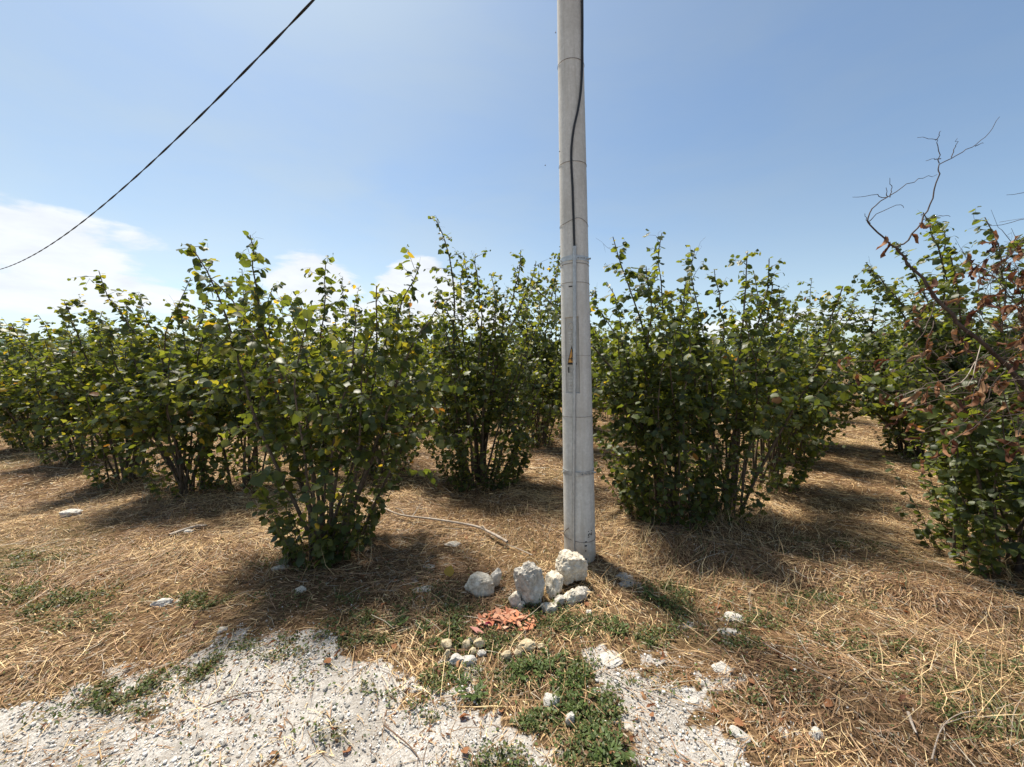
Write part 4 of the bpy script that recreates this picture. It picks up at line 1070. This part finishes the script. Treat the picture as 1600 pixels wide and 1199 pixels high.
# ------------------------------------------------------------------ gravel (uncountable)
rng = np.random.default_rng(51)
ico = np.array([(-1, 1.618, 0), (1, 1.618, 0), (-1, -1.618, 0), (1, -1.618, 0), (0, -1, 1.618), (0, 1, 1.618), (0, -1, -1.618), (0, 1, -1.618), (1.618, 0, -1), (1.618, 0, 1), (-1.618, 0, -1), (-1.618, 0, 1)]) / 1.9
icf = np.array([(0, 11, 5), (0, 5, 1), (0, 1, 7), (0, 7, 10), (0, 10, 11), (1, 5, 9), (5, 11, 4), (11, 10, 2), (10, 7, 6), (7, 1, 8), (3, 9, 4), (3, 4, 2), (3, 2, 6), (3, 6, 8), (3, 8, 9), (4, 9, 5), (2, 4, 11), (6, 2, 10), (8, 6, 7), (9, 8, 1)])
N = 74000
x = rng.uniform(-4.2, 1.7, N); y = .9 + 1.5 * rng.uniform(0, 1, N)
d = gravel_mask(x, y); patchy = smooth(.3, .62, fbm(x * 2.6, y * 2.6, 83))
jx, jy = rng.normal(0, .07, N), rng.normal(0, .06, N)
d = np.maximum(d * .9, gravel_mask(x + jx, y + jy) * .55)
keep = rng.uniform(0, 1, N) < d * (.2 + .8 * patchy) * (1 - .75 * np.clip(weed_mask(x, y), 0, 1)) + .012
x, y = x[keep], y[keep]; n = len(x); print('pebbles', n)
s = np.clip(rng.lognormal(math.log(.0031), .5, n), .0016, .012)
g = rng.uniform(.42, .78, (n, 1)); tint = np.array([[1, .97, .925]]) * g; br_ = rng.uniform(0, 1, n) < .13; tint[br_] *= np.array([.75, .6, .45])
octv = np.array([(1, 0, 0), (-1, 0, 0), (0, 1, 0), (0, -1, 0), (0, 0, 1), (0, 0, -1)], float)
octf = np.array([(0, 2, 4), (2, 1, 4), (1, 3, 4), (3, 0, 4), (2, 0, 5), (1, 2, 5), (3, 1, 5), (0, 3, 5)])
VV = []; FF = []; CC = []; b0 = 0
for m_, tv, tf in ((s >= .0034, ico, icf), (s < .0034, octv * 1.25, octf)):
    k_ = m_.sum(); nv = len(tv)
    Q = np.linalg.qr(rng.normal(0, 1, (k_, 3, 3)))[0]
    var = tv[None] * rng.uniform(.65, 1.25, (k_, nv, 1)) * np.array([1, .85, .7])
    Vp = np.einsum('nij,nkj->nki', Q, var) * s[m_][:, None, None]; Vp[:, :, 2] *= .8
    Vp += np.stack([x[m_], y[m_], H(x[m_], y[m_]) + s[m_] * .45], -1)[:, None, :]
    VV.append(Vp.reshape(-1, 3)); FF.append((tf[None] + (np.arange(k_) * nv)[:, None, None]).reshape(-1, 3) + b0); CC.append(np.repeat(tint[m_], nv, 0)); b0 += k_ * nv
ob('gravel', mesh_from('gravel', np.concatenate(VV), np.concatenate(FF), M_PEBBLE, np.concatenate(CC)), label='pale crushed limestone gravel spread over the roadside', kind='stuff')

# ------------------------------------------------------------------ straw, dry grass, weeds (uncountable)
def blades(x, y, ln, wd, az_, lift, pitch, bend, col, zoff=.004, segs=2):
    """flat bent strips; returns V,F,C"""
    n = len(x); t = np.linspace(0, 1, segs + 1)
    dirh = np.stack([np.cos(az_), np.sin(az_)], -1)
    sd_ = np.stack([-np.sin(az_), np.cos(az_)], -1)
    cx = (t[None] - .5) * (ln * np.cos(pitch))[:, None]
    cs = bend[:, None] * (t[None] - .5) ** 2 * ln[:, None] * 2
    X = x[:, None] + cx * dirh[:, :1] + cs * sd_[:, :1]; Y = y[:, None] + cx * dirh[:, 1:] + cs * sd_[:, 1:]
    Z = H(X.ravel(), Y.ravel()).reshape(X.shape) + zoff + lift[:, None] + t[None] * (ln * np.sin(pitch))[:, None]
    wdt = wd[:, None] * np.array([.8, 1, .4])[None]
    roll = np.random.default_rng(1).uniform(-.8, .8, n)[:, None]
    ex = sd_[:, None, 0] * np.cos(roll) * wdt; ey = sd_[:, None, 1] * np.cos(roll) * wdt; ez = np.sin(roll) * wdt
    V = np.stack([np.stack([X - ex, Y - ey, Z - ez], -1), np.stack([X + ex, Y + ey, Z + ez], -1)], 2)  # n, s+1, 2, 3
    nv = 2 * (segs + 1)
    k = np.arange(segs)
    f = np.stack([2 * k, 2 * k + 1, 2 * k + 3, 2 * k + 2], -1)
    F = (f[None] + (np.arange(n) * nv)[:, None, None]).reshape(-1, 4)
    return V.reshape(-1, 3), F, np.repeat(col, nv, 0)

STC = np.array([(.82, .63, .35), (.68, .48, .25), (.50, .335, .175), (.31, .19, .10), (.16, .10, .06), (.46, .40, .31), (.38, .225, .125)])
def straw(N, box, lscale, wscale, seed, dens):
    rg = np.random.default_rng(seed)
    x = rg.uniform(box[0], box[1], N); y = rg.uniform(box[2], box[3], N)
    p = dens(x, y); k = rg.uniform(0, 1, N) < p; x, y = x[k], y[k]; n = len(x)
    sw = fbm(x * .7, y * .7, 101, 3) * 9 + rg.normal(0, .75, n)
    ln = np.where(rg.uniform(0, 1, n) < .45, rg.uniform(.012, .05, n), rg.gamma(2.6, .032, n) + .02) * lscale
    wd = rg.uniform(.0007, .0020, n) * wscale * np.where(ln < .05 * lscale, 1.5, 1)
    # patches differ: bright mown straw, brown and grey matted ones
    pz = fbm(x * 1.1, y * 1.1, 105, 3); lit = litter_mask(x, y)
    wts = np.array([.2, .24, .2, .14, .08, .08, .06])
    c1 = rg.choice(7, n, p=wts / wts.sum()); c2 = rg.choice([3, 4, 6, 2, 5], n, p=[.3, .25, .2, .13, .12])
    ci = np.where(rg.uniform(0, 1, n) < np.clip(smooth(.40, .60, pz) * .75 + lit * .8, 0, .92), c2, c1)
    col = STC[ci] * rg.uniform(.8, 1.2, (n, 1))
    return blades(x, y, ln, wd, sw, rg.exponential(.007, n) * lscale, rg.normal(0, .10, n), rg.normal(0, .13, n), col)
def d_near(x, y):
    return np.clip((1 - .84 * gravel_mask(x + (vnoise(x * 60, y * 60, 9) - .5) * .2, y + (vnoise(x * 60, y * 60, 10) - .5) * .2)) * (1 - .55 * np.clip(weed_mask(x, y), 0, 1)) * (.35 + .65 * smooth(.3, .6, fbm(x * 1.7, y * 1.7, 111))), .0, 1) * (np.abs(x) < 1.42 * y + .4) * (1 - .95 * np.exp(-(((x + .035) / .19) ** 4 + ((y - 2.225) / .1) ** 4))) * (1 - .6 * np.exp(-(((x + .2) / .25) ** 4 + ((y - 1.97) / .09) ** 4)))
S1 = straw(176000, (-6, 6, 1.1, 4.4), 1.0, 1.0, 201, d_near)
S2 = straw(110000, (-11, 11, 4.2, 9.5), 1.25, 1.9, 202, lambda x, y: (np.abs(x) < 1.4 * y + .3) * .9)
S3 = straw(16000, (-16, 18, 9, 14), 1.8, 4.0, 203, lambda x, y: (np.abs(x) < 1.4 * y + .3) * .9)
V = []; F = []; C = []; b = 0
for (v, f, c) in (S1, S2, S3): V.append(v); F.append(f + b); C.append(c); b += len(v)
print('straw blades', b // 6)
ob('straw_litter', mesh_from('straw_litter', np.concatenate(V), np.concatenate(F), M_STRAW, np.concatenate(C)), label='mown dry straw lying over the orchard floor', kind='stuff')

rg = np.random.default_rng(205)
N = 30000
x = rg.uniform(-3.2, 3.2, N); y = rg.uniform(1.2, 3.0, N)
k = (rg.uniform(0, 1, N) < .30 * gravel_mask(x, y) * smooth(.35, .6, fbm(x * 3, y * 3, 207)) + .75 * litter_mask(x, y)) & (np.abs(x) < 1.42 * y + .2)
x, y = x[k], y[k]; n = len(x)
cc_ = np.array([(.26, .125, .06), (.17, .08, .042), (.33, .20, .11), (.10, .06, .04), (.42, .32, .2)])[rg.choice(5, n)] * rg.uniform(.75, 1.2, (n, 1))
v, f, c = blades(x, y, rg.uniform(.006, .028, n), rg.uniform(.0015, .0045, n), rg.uniform(0, 6.28, n), rg.exponential(.004, n), rg.normal(0, .3, n), rg.normal(0, .5, n), cc_)
ob('leaf_litter', mesh_from('leaf_litter', v, f, M_DRYLEAF, c), label='small brown chips of leaf and bark scattered over gravel and straw', kind='stuff')

# standing dry grass: tufts round stool bases, verge corner and far left bank
rg = np.random.default_rng(61)
X = []; Y = []; Ln = []
def tuft(cx, cy, rx, ry, n, l0, l1):
    X.append(rg.normal(cx, rx, n)); Y.append(rg.normal(cy, ry, n)); Ln.append(rg.uniform(l0, l1, n))
for (bx_, by_) in BASES: tuft(bx_, by_ - .22, .3, .12, 120, .08, .3)
tuft(2.1, 3.65, .22, .08, 260, .12, .42); tuft(2.3, 1.55, .3, .18, 420, .08, .3); tuft(2.6, 2.0, .5, .2, 380, .08, .24); tuft(1.9, 2.4, .5, .2, 300, .06, .18); tuft(-9.6, 7.4, .7, .25, 1500, .25, .6); tuft(-10.6, 7.6, .8, .3, 1500, .25, .6)
tuft(-2.6, 1.75, .4, .12, 160, .05, .18); tuft(1.2, 2.6, .4, .15, 260, .05, .2); tuft(1.6, 3.1, .5, .12, 320, .06, .22); tuft(-.2, 3.6, .5, .2, 200, .05, .18); tuft(.95, 3.0, .2, .1, 160, .06, .2); tuft(-.1, 2.1, .5, .15, 60, .08, .22); tuft(.7, 1.95, .4, .2, 60, .08, .25)
for _ in range(60): tuft(rg.uniform(-5, 5), rg.uniform(2.4, 5), .18, .1, 28, .05, .16)
X = np.concatenate(X); Y = np.concatenate(Y); Ln = np.concatenate(Ln); n = len(X)
k = gravel_mask(X, Y) < .5; X, Y, Ln = X[k], Y[k], Ln[k]; n = len(X)
cg = STC[rg.choice(7, n, p=[.25, .25, .2, .1, .05, .1, .05])] * rg.uniform(.85, 1.15, (n, 1))
gr = rg.uniform(0, 1, n) < .16; cg[gr] = np.array([.10, .13, .045]) * rg.uniform(.8, 1.3, (gr.sum(), 1))
v, f, c = blades(X, Y, Ln, rg.uniform(.0009, .0018, n), rg.uniform(0, 6.28, n), np.zeros(n), np.clip(rg.normal(.8, .35, n), .15, 1.5), rg.normal(0, .25, n), cg, -.004)
ob('dry_grass', mesh_from('dry_grass', v, f, M_STRAW, c), label='thin dry grass stalks standing round bushes and along the verge', kind='stuff')

# low green weeds
N = 560000
x = rg.uniform(-4.6, 3.2, N); y = rg.uniform(1.1, 3.3, N)
wm = weed_mask(x, y)
k = (rg.uniform(0, 1, N) < wm * .8 + .012) & (np.abs(x) < 1.4 * y + .2)
x, y, wm = x[k], y[k], wm[k]; n = len(x); print('weed leaves', n)
hgt = rg.uniform(0, 1, n) ** 1.4 * (.016 + .034 * np.clip(wm, 0, 1.3) * smooth(.3, .7, fbm(x * 14, y * 14, 121)))
sz = rg.uniform(.005, .0155, n)
a_ = rg.uniform(0, 6.28, n); pt_ = rg.normal(.35, .45, n)
D = np.stack([np.cos(a_) * np.cos(pt_), np.sin(a_) * np.cos(pt_), np.sin(pt_)], -1)
Nn = np.array([0, 0, 1.0]) + rg.normal(0, .35, (n, 3)); Nn = unit(Nn - D * (Nn * D).sum(1, keepdims=True)); Bn = np.cross(Nn, D)
T = np.array([(0, 0, 0), (.5, .28, .06), (1, 0, -.05), (.5, -.28, .06)])
P = np.stack([x, y, H(x, y) + hgt + .004], -1)
V = P[:, None] + sz[:, None, None] * 1.5 * (T[None, :, 0:1] * D[:, None] + T[None, :, 1:2] * Bn[:, None] + T[None, :, 2:3] * Nn[:, None])
WC = np.array([(.065, .095, .030), (.095, .130, .040), (.14, .165, .055), (.05, .065, .026), (.20, .16, .075), (.17, .10, .055)])
bright = np.exp(-(((x - .2) / .45) ** 2 + ((y - 1.7) / .35) ** 2))
ci = rg.choice(6, n, p=[.22, .2, .12, .14, .18, .14]); ci = np.where((rg.uniform(0, 1, n) < bright * .7) & (ci > 2), 1, ci)
C = WC[ci] * rg.uniform(.8, 1.25, (n, 1))
F = np.arange(n * 4).reshape(n, 4)
ob('ground_cover', mesh_from('ground_cover', V.reshape(-1, 3), F, M_WEED, np.repeat(C, 4, 0)), label='low green weeds creeping over gravel and straw', kind='stuff')

# leafy weeds that stand out of the green mat
rw = np.random.default_rng(88)
def weed_mesh(seed):
    r_ = np.random.default_rng(seed); P = []; D = []; S = []; lines = []
    for _ in range(9):
        a = r_.uniform(0, 6.28); l = r_.uniform(.04, .085); t = np.linspace(0, 1, 5)[:, None]
        q = np.array([math.cos(a), math.sin(a), 0]) * l * t * .9 + np.array([0, 0, 1]) * l * (t * 1.1 - .5 * t * t)
        lines.append((q, np.linspace(.0012, .0006, 5)))
        for k in range(9):
            f = .2 + .8 * k / 8; P.append(q[0] + (q[-1] - q[0]) * f + np.array([0, 0, .004])); aa = a + r_.uniform(-1.3, 1.3); D.append((math.cos(aa), math.sin(aa), r_.uniform(.0, .7))); S.append(r_.uniform(.014, .026))
    P = np.array(P); D = unit(np.array(D)); N_ = np.array([0, 0, 1.0]) + r_.normal(0, .3, P.shape); N_ = unit(N_ - D * (N_ * D).sum(1, keepdims=True))
    T_ = LEAF_T[0][0] * np.array([1, .5, .6])
    L_ = dict(p=P, d=D, n=N_, s=np.array(S), c=np.array([(.085, .125, .036)]) * r_.uniform(.75, 1.35, (len(P), 1)))
    V, F = tubes(lines, 4)
    return mesh_from('stalks', V, F, M_WEED, np.repeat([(.10, .11, .04)], len(V), 0)), build_leaves('leaves', L_, M_WEED, [(T_, LEAF_T[0][1])])
WP = [weed_mesh(300 + k) for k in range(4)]
for k, (x_, y_) in enumerate([(.12, 1.90), (.19, 1.93), (.16, 1.83), (.26, 1.85), (.07, 1.84), (.31, 1.77), (.22, 1.76), (.34, 1.68), (.28, 1.64), (.37, 1.53), (.33, 1.46), (.41, 1.43), (.36, 1.38), (-.24, 1.77), (-.18, 1.72), (-.52, 2.12), (-.68, 2.18), (.62, 2.12), (.95, 2.42), (-.36, 2.17)]):
    st_, lf_ = WP[k % 4]
    o = ob('weed_plant', None, None, (x_, y_, Hs(x_, y_)), 'small leafy green weed growing between the gravel patches', 'weed', 'leafy weeds between the gravel patches')
    o.rotation_euler = (0, 0, k * 1.3); o.scale = (rw.uniform(.7, 1.15),) * 3
    ob('stalks', st_, o, kind='stuff'); ob('leaves', lf_, o, kind='stuff')

# insects in the air beside the pole
for (x_, y_, z_, lab) in [(.225, 2.1, 3.27, 'tiny dark insect in the sky left of the pole, highest one'), (.175, 2.1, 2.61, 'tiny dark insect in the sky left of the pole, lowest one'), (.25, 2.1, 2.68, 'tiny dark insect in the sky close to the pole edge')]:
    o = ob('insect', None, None, (x_, y_, z_), lab, 'insect', 'insects flying beside the pole')
    q = np.array([(-.004, 0, 0), (-.002, 0, .0006), (.001, 0, .0006), (.004, 0, 0)]); V, F = tubes([(q, np.array([.0004, .0014, .0014, .0004]))], 7); ob('body', mesh_from('body', V, F, M_BLACK, None, True), o)
    for sg in (1, -1):
        wv_ = np.array([(-.001, 0, .001), (.001, 0, .001), (.002, sg * .005, .003), (-.002, sg * .005, .003)]); ob('wing', mesh_from('wing', wv_, np.array([(0, 1, 2, 3)]), M_STICK), o)

print('TRIS', sum(len(m.loops) - 2 * len(m.polygons) for m in bpy.data.meshes))
